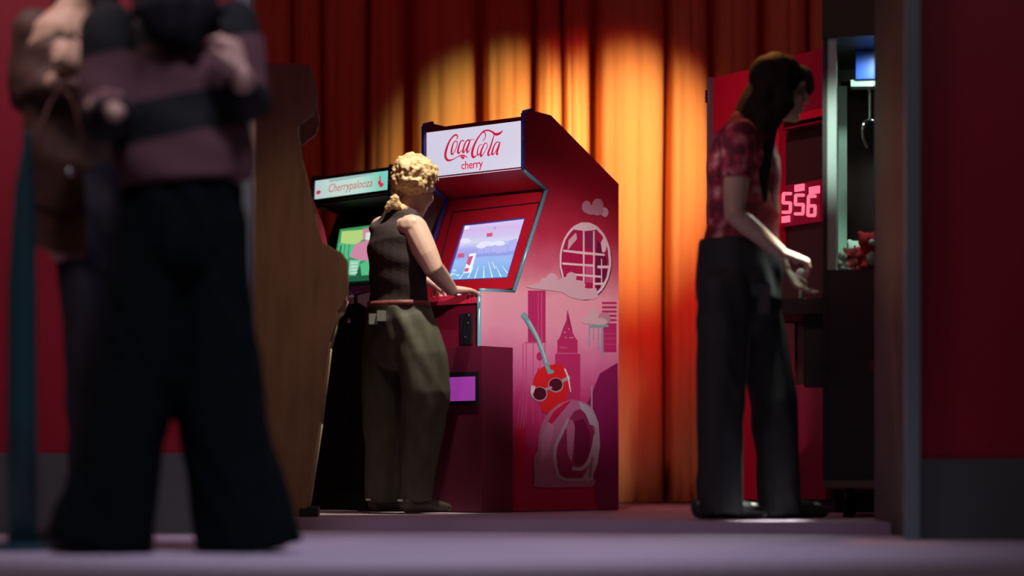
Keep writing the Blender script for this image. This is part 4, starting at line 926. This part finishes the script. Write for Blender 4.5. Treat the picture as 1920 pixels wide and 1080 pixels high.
ell(bm, P_(0, -.020, .040), (.090, .106, .094), rotH, 0, 3); loft(bm, [(P_(0, -.05, .02), .09, .07), (N(326, -20, -.02), .11, .07), (N(335, 25, -.14), .13, .04), (N(350, 55, -.15), .085, .028), (N(362, 82, -.15), .03, .014)], sF, 18)
melt('hair', bm, .007, 3, [mat('black_hair', (.006, .006, .008), .85, var=.3, scale=40, bump=.3, stretch=(4, 4, .3), spec=.15)], PF, origin=og, noise=lambda c: .0025*math.sin(c.x*95 - c.z*18))
for an, f_ in ((anR, Vector((.5, .86, 0))), (anL, Vector((-.9, -.2, 0)))):
    bm = bmesh.new(); b0 = Vector((an.x, an.y, 0)); s_ = f_.cross(up); f_ = f_.normalized()
    loft(bm, [(b0 - f_*.06 + up*.046, .037, .044), (b0 + f_*.03 + up*.046, .041, .044), (b0 + f_*.11 + up*.036, .046, .034), (b0 + f_*.18 + up*.028, .040, .024)], s_, 14); loft(bm, [(b0 + up*.05, .04, .042), (b0 + up*.12, .038, .040)], s_, 12)
    melt('boot', bm, .007, 2, [m_boot], PF, origin=og)

# ---- companion in brown, behind on the left
YG = 7.15
def H(px, py, dy=0.0): return V(px, py, YG + dy)
og = Vector((H(175, 1000).x, YG, 0))
PG = empty('person', og, 0, 'person in a dark brown jacket and navy trousers at the far left behind the sweater', 'person')
sG = Vector((.95, .3, 0)); hc = H(165, -75)
shR, elR, wrR = H(72, 60, .0), H(60, 190, .02), H(108, 150, -.16); shL, elL, wrL = H(215, 60, .04), H(235, 190, .06), H(172, 125, -.18)
hipR, anR = H(150, 440, .0), H(158, 960, 0); hipL, anL = H(200, 440, .05), H(215, 960, .08)
bm = bmesh.new()
loft(bm, [(H(170, 440), .15, .11), (H(160, 340), .135, .10), (H(150, 220), .145, .105), (H(145, 110), .16, .11), (H(145, 55), .15, .085), (H(150, 25), .08, .06)], sG, 20)
limb(bm, [H(150, 30), hc - up*.05], [.058, .052]); P_, rotH, *_ = head_prims(bm, hc, (.35, -.9, -.1), up)
limb(bm, [shR, elR, wrR], [.055, .042, .028]); limb(bm, [shL, elL, wrL], [.055, .042, .028])
hand_prims(bm, wrR, (.85, -.2, .15), (-.2, -.8, .5), (0, .3, 1), (.5, .6, .5), .6); hand_prims(bm, wrL, (-.75, -.2, .4), (.2, -.8, .3), (0, .2, 1), (.5, .6, .5), .6)
limb(bm, [H(160, 440), H(164, 700), H(166, 960)], [.07, .045, .036]); limb(bm, [hipL, H(214, 700, .06), H(218, 960, .08)], [.07, .045, .036])
melt('body', bm, .0058, 3, [m_skin], PG, origin=og); face_parts(P_, rotH, PG, og)
bm = bmesh.new()
loft(bm, [(H(150, 330), .150, .12), (H(145, 250), .160, .128), (H(142, 150), .172, .132), (H(142, 100), .160, .118), (H(143, 82), .135, .098)], sG, 22, (True, False))
limb(bm, [shR, elR, elR.lerp(wrR, .7)], [.078, .070, .054]); limb(bm, [shL, elL, elL.lerp(wrL, .7)], [.080, .070, .052])
melt('jacket', bm, .008, 3, [mat('dark_brown_jacket', (.075, .032, .024), .7, var=.3, scale=14, bump=.2)], PG, origin=og, noise=lambda c: .004*math.sin(c.z*36+c.x*20))
bm = bmesh.new()
loft(bm, [(H(165, 310), .145, .112), (H(170, 400), .155, .12), (H(172, 450), .13, .115)], sG, 20, (True, False))
loft(bm, [(hipR, .085, .09), (H(162, 620), .070, .075), (H(165, 800), .060, .065), (H(165, 985), .058, .065)], sG, 16, (False, True)); loft(bm, [(hipL, .085, .09), (H(212, 620, .06), .070, .075), (H(218, 800, .07), .060, .065), (H(218, 985, .08), .058, .065)], sG, 16, (False, True))
melt('trousers', bm, .009, 3, [mat('navy_trousers', (.016, .014, .026), .75, var=.2, scale=16, bump=.15)], PG, origin=og, noise=wrinkle)
bm = bmesh.new()
ell(bm, P_(0, -.020, .040), (.090, .106, .094), rotH, 0, 3)
loft(bm, [(P_(.07, -.02, .03), .04, .05), (H(205, -20, -.02), .035, .04), (H(197, 30, -.10), .035, .03), (H(197, 85, -.15), .030, .025), (H(200, 122, -.16), .014, .014)], sG, 14)
loft(bm, [(P_(0, -.05, .02), .085, .07), (H(160, 0, .07), .10, .05), (H(155, 60, .13), .09, .03)], sG, 14)
melt('hair', bm, .007, 3, [MATS['black_hair']], PG, origin=og)
for an in (anR, anL):
    bm = bmesh.new(); b0 = Vector((an.x, an.y, 0)); f_ = Vector((-.75, -.65, 0)).normalized(); s_ = f_.cross(up)
    loft(bm, [(b0 - f_*.06 + up*.046, .037, .044), (b0 + f_*.03 + up*.046, .041, .044), (b0 + f_*.11 + up*.036, .046, .034), (b0 + f_*.18 + up*.028, .040, .024)], s_, 14); loft(bm, [(b0 + up*.05, .04, .042), (b0 + up*.12, .038, .040)], s_, 12)
    melt('boot', bm, .007, 2, [m_boot], PG, origin=og)
# the handbag at the companion's hip
YH = YG - .30
bz = V(112, 400, YH); og = Vector((bz.x, YH, V(112, 478, YH).z))
bag = empty('handbag', og, .15, 'brown leather handbag hanging at the hip of the person in brown', 'bag')
m_bag = mat('brown_leather', (.14, .055, .030), .45, var=.3, scale=12, bump=.2)
s1 = YH / F
bm = bmesh.new(); slab(bm, [(-50*s1, -.05, 18*s1), (-44*s1, -.05, 150*s1), (30*s1, -.05, 175*s1), (46*s1, -.05, 150*s1), (50*s1, -.05, 0), (20*s1, -.05, -4*s1)], (0, .10, 0)); bdy = obj('bag_body', bm, m_bag, bag, bevel=.016)
bm = bmesh.new(); slab(bm, [(-46*s1, -.057, 90*s1), (-44*s1, -.057, 152*s1), (30*s1, -.057, 178*s1), (46*s1, -.057, 150*s1), (44*s1, -.057, 95*s1), (0, -.057, 75*s1)], (0, .012, 0)); obj('flap', bm, mat('dark_leather', (.10, .038, .022), .45, var=.3, scale=12), bag, bevel=.004)
bm = bmesh.new(); ell(bm, (20*s1, -.066, 150*s1), (.012, .006, .012)); obj('clasp', bm, m_chrome, bag, True)
bm = bmesh.new(); pts = catmull([Vector((-42*s1, 0, 150*s1)), Vector((-34*s1, -.01, 230*s1)), Vector((-12*s1, .06, 300*s1)), Vector((18*s1, .02, 300*s1)), Vector((38*s1, -.01, 230*s1)), Vector((42*s1, 0, 150*s1))], 6)
loft(bm, [(p, .016, .004) for p in pts], (0, 1, 0), 8, (True, True)); obj('strap', bm, m_bag, bag, True)
